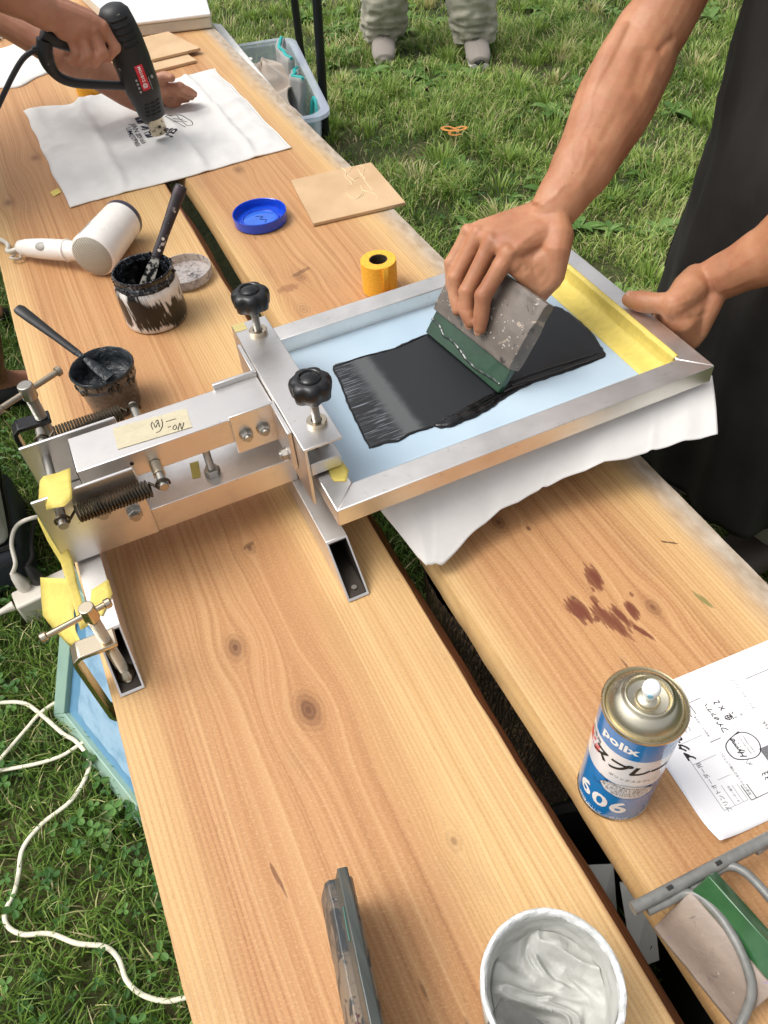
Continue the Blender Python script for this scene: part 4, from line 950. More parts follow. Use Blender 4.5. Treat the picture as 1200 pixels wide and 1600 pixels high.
# ---- small pot of dark grey ink with a black spoon spatula
def small_pot():
    c = Vector((-.0265, .986, 0)); e = thing('ink_pot', 'small clear pot of dark grey ink behind the black clamp screw', 'pot', tuple(c))
    tp = NT('pot_plastic_inked'); n1 = tp.noise(tp.scale(tp.co, (50, 50, 90)), 1, 6, .6, 1.6); X, Y, Z = tp.sep(tp.co)
    f = tp.math('ADD', n1, tp.math('MULTIPLY_ADD', Z, 2.2, -.12))
    tp.set(Base_Color=tp.ramp(f, [(.40, srgb(62,62,64)), (.52, srgb(88,88,90)), (.60, srgb(50,52,54)), (.68, srgb(170,168,166))]), Roughness=.22, Coat_Weight=.3); tp.bump(n1, .25, .0015)
    DG = NT('dark_grey_ink'); n1 = DG.noise(DG.co, 45, 5, .55, 2.5); DG.set(Base_Color=DG.ramp(n1, [(.35, srgb(30,34,38)), (.65, srgb(50,56,60))]), Roughness=.28); DG.bump(n1, .8, .005)
    MB().lathe([(0, .0004), (.0335, .0004), (.0355, .003), (.0400, .046), (.0408, .050), (.0430, .0505), (.0432, .0525), (.0425, .054), (.0420, .058), (.0432, .0605), (.0425, .066), (.0440, .0675), (.0440, .0695), (.0425, .0705)], c, 72).build('body', tp.mat, e, smooth=40)
    MB().lathe([(.0445, .0660), (.0450, .0690), (.0435, .0715), (.0415, .0700), (.0405, .056), (.038, .042), (.030, .0405), (.020, .0425), (.010, .039), (0, .041)], c, 72, wob=lambda a, z: .03*mnoise.noise(Vector((math.cos(a)*3, math.sin(a)*3, z*40)))).build('ink', DG.mat, e, smooth=70)
    mb = MB()
    for i in range(26):
        a = random.uniform(3.3, 6.2); z = random.uniform(.052, .069); q = np.interp(z, [.05, .07], [.0415, .044]); h = random.uniform(.003, .011)
        p = c+Vector((q*math.cos(a), q*math.sin(a), z)); mb.tube([p, p-Vector((0,0,h*.6)), p-Vector((-.001,0,h))], [.0022, .0018, .0008], 7)
    kind(mb.build('ink_drips', DG.mat, e, smooth=80), 'stuff')
    s_ = thing('ink_spatula', 'black plastic spatula leaning out of the dark grey ink pot', 'spatula', (-.03, .99, .045))
    b = px(27, 481, .115); a = px(172, 590, .046); d = b-a
    P = [a+d*k for k in (0, .14, .30, .36, .6, .85, .97, 1.)]; rr = [(.0095, .002), (.0085, .0022), (.0040, .003), (.0055, .0042), (.0062, .0045), (.0085, .0050), (.0090, .0050), (.0070, .004)]
    MB().tube(P[:4], rr[:4], 14, side=(1, .55, 0)).build('blade', DG.mat, s_, smooth=60)
    MB().tube(P[3:], rr[3:], 14, side=(1, .55, 0)).build('handle', plain('spatula_black', (34,33,33), .45, 0, .15, 80, .2, 200), s_, smooth=60)
small_pot()

# ---- hair dryer
def dryer():
    G, F = Vector((.021, 1.343, .041)), Vector((.100, 1.449, .040)); ax_ = (F-G).normalized(); L = (F-G).length
    e = thing('hair_dryer', 'cream white hair dryer lying on its side', 'hair dryer', (.04, 1.40, 0))
    CR_ = plain('cream_plastic', (236,230,222), .28, 0, .04, 20, coat=.3); GR = plain('grille_grey', (150,144,132), .5, 0, .1); LG = plain('light_grey_plastic', (168,164,156), .4)
    M = ax_.to_track_quat('Z', 'Y').to_matrix()
    MB().lathe([(.0355, 0), (.0385, .002), (.0395, .006), (.0385, .03), (.0365, .08), (.0350, L-.012)], G, 64, M=M).build('body', CR_, e, smooth=50)
    MB().lathe([(.0352, L-.012), (.0356, L-.004), (.0335, L), (.030, L), (.029, L-.03), (0, L-.03)], G, 64, M=M).build('nozzle_ring', plain('dark_violet_ring', (62,58,74), .3), e, smooth=40)
    tg = NT('perforated_grille'); X, Y, Z = tg.sep(tg.n('ShaderNodeTexCoord').outputs['Generated'])
    u = tg.math('SINE', tg.math('MULTIPLY', X, 150)); v = tg.math('SINE', tg.math('MULTIPLY', Z, 150)); hole = tg.step(tg.math('MULTIPLY', u, v), .15, .35)
    tg.set(Base_Color=tg.mix(hole, srgb(186,178,162), srgb(70,64,56)), Roughness=.5); tg.bump(hole, -.4, .001)
    MB().lathe([(0, -.0075), (.012, -.0070), (.024, -.0048), (.032, -.0022), (.0354, .0004)], G, 64, M=M).build('grille', tg.mat, e, smooth=70)
    H0, H1 = Vector((-.004, 1.392, .034)), Vector((-.094, 1.483, .022)); d = (H1-H0)
    rr = [(.0150, .0145), (.0185, .0165), (.0190, .017), (.0185, .0165), (.0165, .015), (.0130, .012), (.008, .008)]
    P = [H0+d*k for k in (-.12, .10, .3, .55, .8, .95, 1.0)]; h = MB().tube(P, rr, 24, side=(0,0,1)).build('handle', CR_, e, smooth=60)
    MB().tube([H0+d*.10, H0+d*.12], [.0196, .0196], 24).build('hinge_collar', CR_, h, smooth=40)
    upn = Vector((-.35, -.55, .75)).normalized(); p = H0+d*.50+upn*.0155
    rot = Matrix((d.normalized(), upn.cross(d.normalized()).normalized(), upn)).transposed()
    MB().sphere(p, .0080, 16, 10, (1.7, 1.0, .55), rot).build('switch', LG, h, smooth=60)
    # control strip on the body
    n1 = Vector((-.50, .33, .80)).normalized(); n1 = (n1-ax_*n1.dot(ax_)).normalized(); tt = ax_.cross(n1)
    def on(u, v, r=.0388): a = v/r; q = np.interp(u, [0, L], [.0392, .0350])+.0006; return G+ax_*u+(n1*math.cos(a)+tt*math.sin(a))*q
    pts = [(-.010, .006), (.010, .006), (.0105, .045), (.006, .056), (-.004, .056), (-.0085, .048)]
    MB().add([on(b_, a_) for a_, b_ in pts], [tuple(range(6))]).build('control_strip', LG, e, smooth=0, solid=.0010)
    for k in range(4): MB().add([on(.014+.007*k, -.006)+n1*.0006, on(.0155+.007*k, -.006)+n1*.0006, on(.0155+.007*k, .006)+n1*.0006, on(.014+.007*k, .006)+n1*.0006], [(0,1,2,3)]).build('tick', GREYK, e, smooth=0)
    lettering('lettering', 'nexus', .011, lambda v: on(.088+v.y, -v.x*-1+.004)+n1*.0003 if False else on(.080+v.x, -.006+v.y)+n1*.0003, GREYK, e, spacing=1.1, sub=.004)
    cb = catmull([H1+Vector((.004, -.004, 0)), H1+Vector((-.020, .012, -.008)), px(10, 380, .010), px(-30, 362, .006), px(-120, 330, .005)], 8)
    MB().tube(cb, .0042, 10).build('power_cord', plain('cord_cream', (206,200,186), .5), e, smooth=60)
    ring = [H1+Vector((-.010, -.006, -.012))+Vector((.0095*math.cos(a), .0095*math.sin(a), .002*math.sin(2*a))) for a in [i*math.pi/12 for i in range(24)]]
    MB().tube(ring, .0022, 8, closed=True).build('hanging_loop', plain('loop_grey', (190,184,172), .5), e, smooth=60)
dryer()

# ---- blue lid dish, yellow tape rolls, boards
def blue_lid():
    c = px(408, 346, 0); c.z = .0005; e = thing('blue_lid', 'bright blue plastic lid lying open side up like a dish', 'lid', tuple(c))
    t = NT('blue_plastic'); t.set(Base_Color=srgb(16,74,206), Roughness=.22, Coat_Weight=.3, Transmission_Weight=.12)
    MB().lathe([(0, .0003), (.046, .0003), (.0495, .002), (.0505, .019), (.0497, .0202), (.0483, .019), (.0475, .0052), (.036, .0045), (.0345, .0070), (.033, .0070), (.0315, .0046), (0, .0046)], c, 72).build('dish', t.mat, e, smooth=35)
    MB().lathe([(0, .0050), (.018, .0052), (.029, .0051), (.0312, .0047)], c, 48, wob=lambda a, z: .05*math.sin(3*a)).build('reflection_patch', plain('lid_reflection', (52,104,204), .05, 0, .05), e, smooth=80)  # lighter blue disc: a reflection painted on the lid floor, no liquid
    pts = [c+Vector((-.006, .012, .0056)), c+Vector((.006, .006, .0056)), c+Vector((-.002, -.002, .0056)), c+Vector((.008, -.008, .0056)), c+Vector((.003, -.018, .0056))]
    MB().tube(catmull(pts, 6), .0006, 6).build('lip_line', plain('lid_dark', (20,50,120), .2), e)
blue_lid()
def tape_roll(c, r, h, label):
    e = thing('tape_roll', label, 'tape roll', tuple(c), 'yellow masking tape rolls')
    tp = NT('tape_roll_yellow'); X, Y, Z = tp.sep(tp.co); n1 = tp.noise(tp.scale(tp.co, (200, 200, 500)), 1, 3); tp.set(Base_Color=tp.ramp(n1, [(.3, srgb(226,160,40)), (.7, srgb(240,184,62))]), Roughness=.6)
    def wob(a, z): return 0
    MB().lathe([(r*.52, 0), (r*.98, 0), (r, .0008), (r, h-.0008), (r*.98, h), (r*.52, h)], c, 64).build('tape', tp.mat, e, smooth=30)
    MB().lathe([(r*.52, h-.0003), (r*.47, h-.0004), (r*.465, .0005), (r*.5, .0003)], c, 48).build('core', plain('core_print', (66,54,34), .6, 0, .6, 500), e, smooth=30)
    a0 = R_(258); st = []
    for k in range(7): a = a0+k*.06; q = r+.0004+.0035*(1-k/6)**2; st.append((a, q))
    vs = [];
    for (a, q) in st:
        for z in (.0005, h-.0005): vs.append(Vector(c)+Vector((q*math.cos(a), q*math.sin(a), z)))
    MB().add(vs, [(2*i, 2*i+2, 2*i+3, 2*i+1) for i in range(6)]).build('tape_end', tp.mat, e, smooth=60, solid=.0003)
tape_roll(px(596, 453, 0)+Vector((0,.004,.0005)), .0290, .054, 'yellow masking tape roll standing behind the print screen')
tape_roll(Vector((.168, 2.20, .0005)), .030, .045, 'yellow tape roll lying behind the handle of the heat gun')
def board(corners, z0, th, label, marks=False, group=None):
    P = [px(*p, z0) for p in corners]; e = thing('fibreboard', label, 'board', tuple(sum(P, Vector())/4), group)
    t = NT('mdf'); n1 = t.noise(t.co, 8, 5); n2 = t.noise(t.co, 260, 3); t.set(Base_Color=t.mix(t.math('MULTIPLY', n2, .25), t.ramp(n1, [(.35, srgb(188,156,118)), (.65, srgb(206,176,138))]), srgb(168,134,98)), Roughness=.75); t.bump(n2, .2, .0008)
    MB().hexa(P, [p+Vector((0,0,th)) for p in P]).build('panel', t.mat, e, bevel=.0006)
    if marks:
        S = [[(534,262),(541,268),(540,276),(546,283),(551,290)], [(545,269),(550,262),(560,259),(569,262),(566,275)], [(543,274),(549,279),(556,284)], [(540,301),(548,308),(557,311),(566,300),(564,290),(567,297),(577,300),(586,303),(591,311)], [(557,311),(566,306),(569,300)], [(559,264),(570,282),(582,298)], [(548,290),(552,282),(564,276),(572,279)]]
        w = lambda v: px(v.x, v.y, z0+th+.0003)
        mb = MB()
        for s_ in S: mb.tube([q for q in catmull([px(x, y, z0+th) for x, y in s_], 6)], .0009, 6)
        mb.build('carved_line', plain('carved_fibre', (218,196,158), .8), e, smooth=60)
board([(490,354), (634,321), (580,258), (455,286)], .0012, .0062, 'tan fibreboard panel with carved white lines overhanging the plank edge', True, 'fibreboard panels')
board([(228,118), (308,98), (262,66), (205,84)], .0012, .0065, 'lower of the two tan fibreboard panels stacked by the plastic sheet box', False, 'fibreboard panels')
board([(238,97), (314,79), (264,53), (215,64)], .0092, .0065, 'upper of the two tan fibreboard panels stacked by the plastic sheet box', False, 'fibreboard panels')
# white cloths at the far left, plastic box of sheets
P4 = [px(-40,140,0), px(30,137,0), px(80,110,0), px(66,55,0), px(-40,92,0)]
def flatcloth(name, outline, label, mat_, th=.004, fr=0):
    C_ = sum(outline, Vector())/len(outline); o = catmull(outline, 6, True); n = len(o); vs = [C_+Vector((0,0,th+.002))]; fs = []
    for k in (.4, .75, .95, 1.): vs += [C_.lerp(p, k)+Vector((0,0,(th if k < 1 else .001)+.002*mnoise.noise(p*18+Vector((k*3,0,0))))) for p in o]
    for i in range(n):
        j = (i+1) % n; fs.append((0, 1+i, 1+j)); fs += [(1+q*n+i, 1+(q+1)*n+i, 1+(q+1)*n+j, 1+q*n+j) for q in range(3)]
    return tag(MB().add(vs, fs).build(name, mat_, origin=tuple(C_), smooth=80, solid=.0012), label, 'cloth')
flatcloth('folded_cloth', [P4[0], P4[0].lerp(P4[1], .5), P4[1], P4[1].lerp(P4[2], .5), P4[2], P4[2].lerp(P4[3], .5), P4[3], P4[3].lerp(P4[4], .5), P4[4]], 'white cloth lying under the black heat gun cord', CLOTH)
CREAM = cloth_mat('cream_fringe', (226,216,190), .1)
fr = thing('fringed_cloth', 'cream crumpled cloth with a frayed fringe at the far left', 'cloth', tuple(px(5, 55, 0)))
def frs(u, v): p = px(-50, 80, 0).lerp(px(34, 50, 0), u).lerp(px(-50, 30, 0).lerp(px(45, 30, 0), u), v); return p+Vector((0,0,.004+.022*math.sin(math.pi*min(1, u*1.05))*math.sin(math.pi*v)**.6*(.6+.7*mnoise.noise(Vector((u*6, v*6, 2))))+.004))
MB().grid(frs, 40, 24).build('cloth', CREAM, fr, smooth=80, solid=.002)
mb = MB()
for i in range(90):
    u = random.random(); p = frs(u, random.uniform(0, .12)) if i % 3 else frs(.98, random.random()); d = Vector((random.uniform(-.01, .025), random.uniform(-.035, -.008), -p.z+.002))
    mb.tube([p, p+d*.5+Vector((0,0,.004)), p+d], [.0014, .0011, .0006], 5)
kind(mb.build('fringe', CREAM, fr, smooth=80), 'stuff')
bx_ = thing('plastic_sheet_box', 'milky flat plastic box at the far end beside the board stack', 'box', (.42, 2.6, 0))
tb_ = NT('milky_plastic'); n1 = tb_.noise(tb_.co, 6, 4); tb_.set(Base_Color=tb_.ramp(n1, [(.3, srgb(222,222,218)), (.7, srgb(240,240,238))]), Roughness=.22, Coat_Weight=.3, Specular_IOR_Level=.6)
q = [px(192,62,0), px(333,45,0), px(318,-10,0), px(300,-60,0), px(120,-60,0), px(120,-5,0)]
MB().prism([(p.x, p.y) for p in q], .001, .030).build('tray', plain('tray_side', (206,200,184), .35, 0, .06), bx_, bevel=.005, seg=3)
cc_ = sum(q, Vector())/6; MB().prism([((p.x-cc_.x)*1.01+cc_.x, (p.y-cc_.y)*1.01+cc_.y) for p in q], .0302, .040).build('lid', tb_.mat, bx_, bevel=.004, seg=3)

# ---- grey ink tub in the near foreground
def grey_tub():
    c = Vector((.119, .0725, 0)); e = thing('ink_tub', 'white plastic tub full of pale grey ink at the bottom edge', 'tub', tuple(c))
    PW = plain('tub_plastic', (222,222,214), .35, 0, .05, 60, .15, 120)
    tg = NT('pale_grey_ink'); n1 = tg.noise(tg.co, 26, 4, .5, 1.2); tg.set(Base_Color=tg.ramp(n1, [(.3, srgb(172,172,166)), (.7, srgb(188,188,182))]), Roughness=.46, Specular_IOR_Level=.5)
    ta = tg.noise(tg.co, 70, 3, .5, 2.); tg.bump(ta, .25, .004)
    MB().lathe([(0, .0005), (.044, .0005), (.046, .003), (.0485, .080), (.0500, .0815), (.0505, .090), (.0502, .099)], c, 80).build('tub', PW, e, smooth=40)
    tr_ = NT('tub_rim_smeared'); n1 = tr_.noise(tr_.co, 140, 5, .6); tr_.set(Base_Color=tr_.ramp(n1, [(.4, srgb(196,198,196)), (.65, srgb(232,232,228))]), Roughness=.35); tr_.bump(n1, .8, .002)
    def wob(a, z): return .012*mnoise.noise(Vector((math.cos(a)*5, math.sin(a)*5, z*30)))+.004*mnoise.noise(Vector((math.cos(a)*22, math.sin(a)*22, 3)))
    MB().lathe([(.0502, .099), (.0508, .1005), (.0500, .1025), (.0478, .1030), (.0462, .1005), (.0455, .096)], c, 160, wob=wob).build('rim', tr_.mat, e, smooth=70)
    # wall of smeared ink and a churned surface
    def ink(u, v):
        a = 2*math.pi*u
        if v < .35:
            k = v/.35; r = .0458-.004*k-.0015*mnoise.noise(Vector((math.cos(a)*3, math.sin(a)*3, k*3))); z = .0985-.030*k
        else:
            k = (v-.35)/.65; r = .0418*(1-k); z = .0685-.012*math.sin(k*1.5)
        x, y = r*math.cos(a), r*math.sin(a); w = 1 if v > .35 else .35*v/.35
        s1 = mnoise.noise(Vector((x*34+.8*math.sin(y*60), y*34, 7))); s2 = mnoise.noise(Vector((x*80+1.2*s1*3, y*80, 2))); s3 = 1-abs(mnoise.noise(Vector((x*26+1.2*s1, y*20-1.2*s1, 5))))*2.2
        z += w*(.013*s1+.0020*s2+.009*max(0, s3)**3+.0025*(1-abs(mnoise.noise(Vector((x*70+2*s1, y*60, 4))))*2))
        return c+Vector((x, y, z))
    MB().grid(ink, 150, 70).build('ink', tg.mat, e, smooth=180)
    k = thing('ink_scraper', 'grey metal scraper blade dipped in the pale grey ink', 'scraper', tuple(px(790, 1590, .085)))
    ta = [px(782,1561,.094), px(838,1592,.090), px(900,1640,.100), px(770,1680,.120), px(762,1600,.098)]
    nn = Vector((-.3, -.5, .8)).normalized(); MB().add(ta+[p-nn*.0014 for p in ta], [(0,1,2,3,4), (9,8,7,6,5)]+[(i, (i+1) % 5, (i+1) % 5+5, i+5) for i in range(5)]).build('blade', plain('scraper_grey', (112,112,108), .4, .4, .2, 90), k)
    MB().tube([px(830,1660,.112), px(850,1800,.145)], [.012, .014], 14).build('handle', BLACKP, k, smooth=50)
grey_tub()

# ---- squeegees
def stained_wood(name, a, b, spots, seed):
    t = NT(name); n1 = t.noise(t.scale(t.co, (30, 12, 30)), 1, 5); n2 = t.noise(t.co, 55+seed, 5, .6, .8); n3 = t.noise(t.co, 130+seed, 4)
    c = t.ramp(n1, [(.3, srgb(*a)), (.7, srgb(*b))])
    for k, (colr, th) in enumerate(spots): c = t.mix(t.step(t.noise(t.co, 34+17*k+seed, 4, .6, 1.), th, th+.05), c, srgb(*colr))
    c = t.mix(t.step(n3, .68, .73), c, srgb(196,188,178)); t.set(Base_Color=c, Roughness=.5, Coat_Weight=.15, Coat_Roughness=.3); t.bump(t.math('ADD', n1, n2), .5, .002); return t.mat
RUB = NT('green_rubber'); n1 = RUB.noise(RUB.co, 30, 4); RUB.set(Base_Color=RUB.ramp(n1, [(.3, srgb(28,54,38)), (.7, srgb(40,70,50))]), Roughness=.24, Coat_Weight=.2); RUB.bump(RUB.noise(RUB.co, 60, 3, .5, 1.), .2, .002)
def squeegee(name, label, o, ax_, up, length, hw, hh, bw, bh, mat_h, mat_b, base=0., extra=None):
    # o: lower middle ; ax_: along the blade ; up: from blade edge to grip (or reversed)
    o, ax_, up = Vector(o), Vector(ax_).normalized(), Vector(up).normalized(); up = (up-ax_*up.dot(ax_)).normalized(); nn = ax_.cross(up)
    e = thing(name, label, 'squeegee', tuple(o), 'squeegees')
    M = Matrix((ax_, nn, up)).transposed().to_4x4(); M.translation = o
    def P(u, v, w): return M @ Vector((u, v, w))
    prof_h = [(-hw*.40, bh*.78), (-hw*.5, bh*.95), (-hw*.5, bh+hh*.55), (-hw*.36, bh+hh*.72), (-hw*.36, bh+hh*.93), (-hw*.22, bh+hh), (hw*.22, bh+hh), (hw*.36, bh+hh*.93), (hw*.36, bh+hh*.72), (hw*.5, bh+hh*.55), (hw*.5, bh*.95), (hw*.40, bh*.78)]
    n = 12; vs = []; fs = []; k = 24
    for i in range(k+1):
        u = -length/2+length*i/k
        for (a, b) in prof_h: q = P(u, a, b); vs.append(q+nn*(.0007*mnoise.noise(q*90))+up*(.0006*mnoise.noise(q*70)))
    for i in range(k):
        for j in range(n): fs.append((i*n+j, i*n+(j+1) % n, (i+1)*n+(j+1) % n, (i+1)*n+j))
    fs += [tuple(range(n-1, -1, -1)), tuple(k*n+j for j in range(n))]
    MB().add(vs, fs).build('holder', mat_h, e, smooth=30, bevel=.0008)
    b = MB(); lb = length*.99
    b.hexa([P(-lb/2, -bw/2, 0), P(lb/2, -bw/2, 0), P(lb/2, bw/2, 0), P(-lb/2, bw/2, 0)], [P(-lb/2, -bw/2, bh*.9), P(lb/2, -bw/2, bh*.9), P(lb/2, bw/2, bh*.9), P(-lb/2, bw/2, bh*.9)]); b.build('blade', mat_b, e, bevel=.0012)
    return e, P
# ---- the squeegee being pulled over the screen
HW = stained_wood('squeegee_wood_grey', (84,76,70), (124,114,104), [((58,54,52), .60), ((150,136,120), .62)], 0)
sq, SQ = squeegee('squeegee', 'squeegee with green blade being pulled through the black ink', (.39772, .71482, .0992), (-.13518, .99082, 0), (.55913, .07628, .82556), .157, .023, .078, .0095, .042, HW, RUB.mat)
mb = MB(); mb.tube([SQ(-.0770, -.0052, .0400), SQ(0, -.0056, .0402), SQ(.0770, -.0052, .0400)], [(.0022, .0016)]*3, 8); mb.build('glue_line', plain('teal_ink', (24,104,84), .25), sq)
mb = MB()
pth = [SQ(.077, -.0050, .020), SQ(.060, -.0052, .019), SQ(.045, -.0052, .013), SQ(.03, -.0052, .014), SQ(.012, -.0052, .012), SQ(-.005, -.0052, .008), SQ(-.03, -.0052, .006), SQ(-.05, -.0052, .009), SQ(-.074, -.0052, .010)]
PP = catmull(pth, 6); PP = [p+Vector((0, .0, .0018*mnoise.noise(p*300))) for p in PP]
mb.tube(PP, [(.0014, .0018)]*len(PP), 6, side=(.8,.1,-.56)); mb.build('ink_edge', plain('wet_highlight_ink', (30,44,36), .03), sq)
mb = MB()
for i in range(60):
    p = SQ(random.uniform(-.078, .078), -.0115*random.choice((1, .98)), random.uniform(.045, .085)); mb.sphere(p, random.uniform(.0006, .0016), 6, 4)
kind(mb.build('ink_specks', plain('speck_grey', (176,168,158), .4), sq), 'stuff')
wl = thing('folding_table', 'white folding table edge just beyond the far plank edge', 'table', tuple(px(375, 90, -.06)))
MB().hexa([px(330,36,-.075), px(346,38,-.075), px(428,138,-.075), px(400,132,-.075)], [px(330,36,-.06), px(346,38,-.06), px(428,138,-.06), px(400,132,-.06)]).build('tabletop', plain('panel_white', (226,226,222), .4), wl, bevel=.003)
MB().tube([px(388,92,-.075), px(388,92,-.075)-Vector((0,0,-.075-GZ))], .012, 12).build('leg', plain('panel_white', (226,226,222), .4), wl)
# ---- squeegee standing blade up in the foreground
DW = stained_wood('squeegee_wood_dark', (92,84,76), (128,114,98), [((70,28,36), .64), ((54,58,60), .50), ((190,160,60), .70)], 5)
GB = NT('grey_inked_rubber'); n1 = GB.noise(GB.scale(GB.co, (60, 8, 60)), 1, 5); GB.set(Base_Color=GB.ramp(n1, [(.3, srgb(48,52,48)), (.55, srgb(74,78,74)), (.75, srgb(104,88,70))]), Roughness=.3); GB.bump(n1, .5, .002)
a_, b_ = Vector((.017, .213, .098)), Vector((-.004, .098, .098)); d_ = (b_-a_).normalized(); L_ = .22
sq2, S2 = squeegee('squeegee', 'dark ink-caked squeegee standing blade up at the bottom edge', a_+d_*(L_/2), d_, (-.20, -.02, -.98), L_, .024, .066, .0085, .034, DW, GB.mat)
mb = MB(); mb.tube(catmull([S2(-.100, .0048, .028), S2(-.07, .0056, .026), S2(-.02, .0052, .027), S2(.1, .0052, .025)], 6), .0022, 7); mb.build('ink_ridge', plain('yellow_ink', (184,156,64), .4), sq2)
mb = MB(); mb.tube(catmull([S2(-.082, -.0044, .006), S2(-.07, -.0045, .008), S2(-.058, -.0044, .009)], 6), .0011, 7); mb.build('ink_streak', plain('teal_streak', (30,84,74), .4), sq2)
mb = MB()
for k in range(5): mb.tube(catmull([S2(-.098+.012*k, .006+.0012*k, .032+.003*k), S2(-.05, .0085+.001*k, .036+.003*k), S2(.11, .0085+.001*k, .034+.004*k)], 6), .0019, 6)
mb.build('ink_crust', plain('slate_crust', (74,82,84), .45, 0, .25, 120), sq2)

# ---- wire rack with a squeegee on it
rk = thing('wire_rack', 'grey enamelled wire rack lying across the plank by the order sheet', 'rack', (.30, .095, 0))
GE = plain('grey_enamel', (116,116,112), .35, 0, .25, 90, .3, 160); 
MB().tube([(.2195, .0985, .034), (.30, .0960, .034), (.44, .0915, .034)], .0052, 14).build('rail', GE, rk, smooth=50)
mb = MB(); 
for p in ((.252, .0978, .0392), (.3, .096, .0392)): mb.tube([p, (p[0]+.005, p[1], p[2])], .0018, 8)
mb.build('weld_spot', plain('dark_chip', (44,44,44), .5), rk)
def loop(path): MB().tube(catmull([px(x, y, z) for x, y, z in path], 8), .0038, 12).build('wire_loop', GE, rk, smooth=60)
loop([(1012,1424,.030), (1045,1408,.030), (1070,1396,.032), (1095,1402,.036), (1125,1432,.040), (1152,1475,.040), (1170,1520,.036), (1174,1555,.028), (1160,1595,.016), (1140,1640,.008)])
loop([(1078,1390,.030), (1110,1370,.030), (1135,1354,.032), (1160,1360,.036), (1190,1388,.040), (1222,1430,.040), (1245,1480,.034), (1250,1520,.022), (1240,1560,.01)])
loop([(1180,1330,.030), (1215,1312,.032), (1250,1325,.04), (1290,1370,.04), (1310,1420,.03)])
for xx in (.262, .32, .40): MB().tube([(xx, .0965, .029), (xx, .0965, .0045)], .0035, 10).build('foot', GE, rk, smooth=50)
PW_ = stained_wood('squeegee_wood_purple', (112,98,88), (150,134,120), [((110,70,168), .68), ((104,94,88), .62), ((140,80,76), .72)], 9)
GRB = NT('bottle_green_rubber'); n1 = GRB.noise(GRB.co, 40, 3); GRB.set(Base_Color=GRB.ramp(n1, [(.3, srgb(34,74,42)), (.7, srgb(50,94,54))]), Roughness=.2, Coat_Weight=.3)
q0, q1 = px(1103, 1368, .048), px(1240, 1522, .048); dq = (q1-q0).normalized()
sq3, S3 = squeegee('squeegee', 'green-bladed squeegee with purple stains resting on the wire rack', q0.lerp(q1, .5)+Vector((.006, 0, 0)), dq, (-.50, -.32, -.62), (q1-q0).length, .022, .046, .016, .028, PW_, GRB.mat)

# ---- black bucket of rubbish seen through the gap
bk = thing('bucket', 'black plastic bucket on the ground under the gap', 'bucket', (.268, .135, GZ))
BP = plain('bucket_black', (26,27,28), .35, 0, .2, 40)
MB().lathe([(0, .001), (.105, .001), (.11, .005), (.135, .26), (.144, .262), (.146, .272), (.141, .276), (.131, .272), (.106, .01), (0, .01)], (.268, .135, GZ), 64).build('shell', BP, bk, smooth=40)
CARD = plain('card_white', (206,206,202), .6, 0, .04)
def card(cs, label, txt=None):
    P = [px(*p) for p in cs]; nn = (P[1]-P[0]).cross(P[3]-P[0]).normalized()*.0007; e = thing('label_card', label, 'card', tuple(P[0]), 'cards in the bucket')
    MB().hexa([p-nn for p in P], [p+nn for p in P]).build('card', CARD, e, smooth=0)
    sgn = 1 if nn.z > 0 else -1
    if txt:
        ux = (P[0].lerp(P[1], .5)-P[3].lerp(P[2], .5)).normalized() if False else (P[0]-P[3]).normalized(); nz = nn.normalized()*sgn; uy = nz.cross(ux)
        c = P[0].lerp(P[2], .58)
        lettering('lettering', txt, .017, lambda v: c+ux*v.x+uy*v.y+nz*.0011, PRINTK, e, bold=.0012)
        MB().add([c+ux*(.012+.017*math.cos(a))+uy*(-.024+.017*math.sin(a))+nz*.0010 for a in [i*math.pi/10 for i in range(20)]], [tuple(range(20))]).build('yellow_spot', plain('spot_yellow', (214,190,30), .5), e, smooth=0)
card([(918,1352,-.25), (958,1350,-.25), (966,1450,-.33), (925,1470,-.33)], 'plain white card standing in the black bucket')
card([(968,1378,-.27), (1018,1385,-.27), (1030,1500,-.31), (990,1515,-.31)], 'white card with black lettering and a yellow spot in the bucket', 'アクセ')

# ---- heat gun
GNX, GNY = .25, 1.80
gun = thing('heat_gun', 'black heat gun held nozzle down over the white tote', 'heat gun', (GNX, GNY, .03))
GA, GT = Vector((.2515, 1.80, .028)), Vector((.2255, 1.80, .276)); gd = (GT-GA).normalized(); GM = gd.to_track_quat('Z', 'Y').to_matrix(); GL = (GT-GA).length
GBK = NT('gun_black'); n1 = GBK.noise(GBK.co, 220, 3); n2 = GBK.noise(GBK.co, 40, 5); GBK.set(Base_Color=GBK.mix(GBK.step(n2, .70, .73), srgb(34,35,37), srgb(150,144,132)), Roughness=.48); GBK.bump(n1, .25, .0008)
MB().lathe([(.0185, .034), (.026, .036), (.0285, .046), (.0305, .066), (.0335, .080), (.0365, .100), (.0375, .150), (.0365, .190), (.034, .215), (.030, .236), (.022, GL-.004), (.012, GL), (0, GL)], GA, 56, M=GM).build('body', GBK.mat, gun, smooth=45)
NZ = NT('scorched_nozzle'); n1 = NZ.noise(NZ.co, 95, 4); NZ.set(Base_Color=NZ.ramp(n1, [(.52, srgb(196,184,160)), (.60, srgb(60,52,46))]), Metallic=.9, Roughness=.32)
MB().lathe([(.0175, .0), (.0180, .001), (.0180, .040), (.0155, .040), (.0155, .0)], GA, 40, M=GM).build('nozzle', NZ.mat, gun, smooth=40)
def gp(x, y, yy=GNY): return pxp(x, y, (0, yy, 0), (0, 1, 0))
guard = catmull([gp(70,62), gp(70,82), gp(78,104), gp(92,120), gp(115,129), gp(150,132), gp(200,134)], 6)
MB().tube(guard, [np.interp(i, [0, 8, 16, 36], [.0155, .0150, .0098, .0080]) for i in range(len(guard))], 14, flat=1.25).build('guard', GBK.mat, gun, smooth=60)
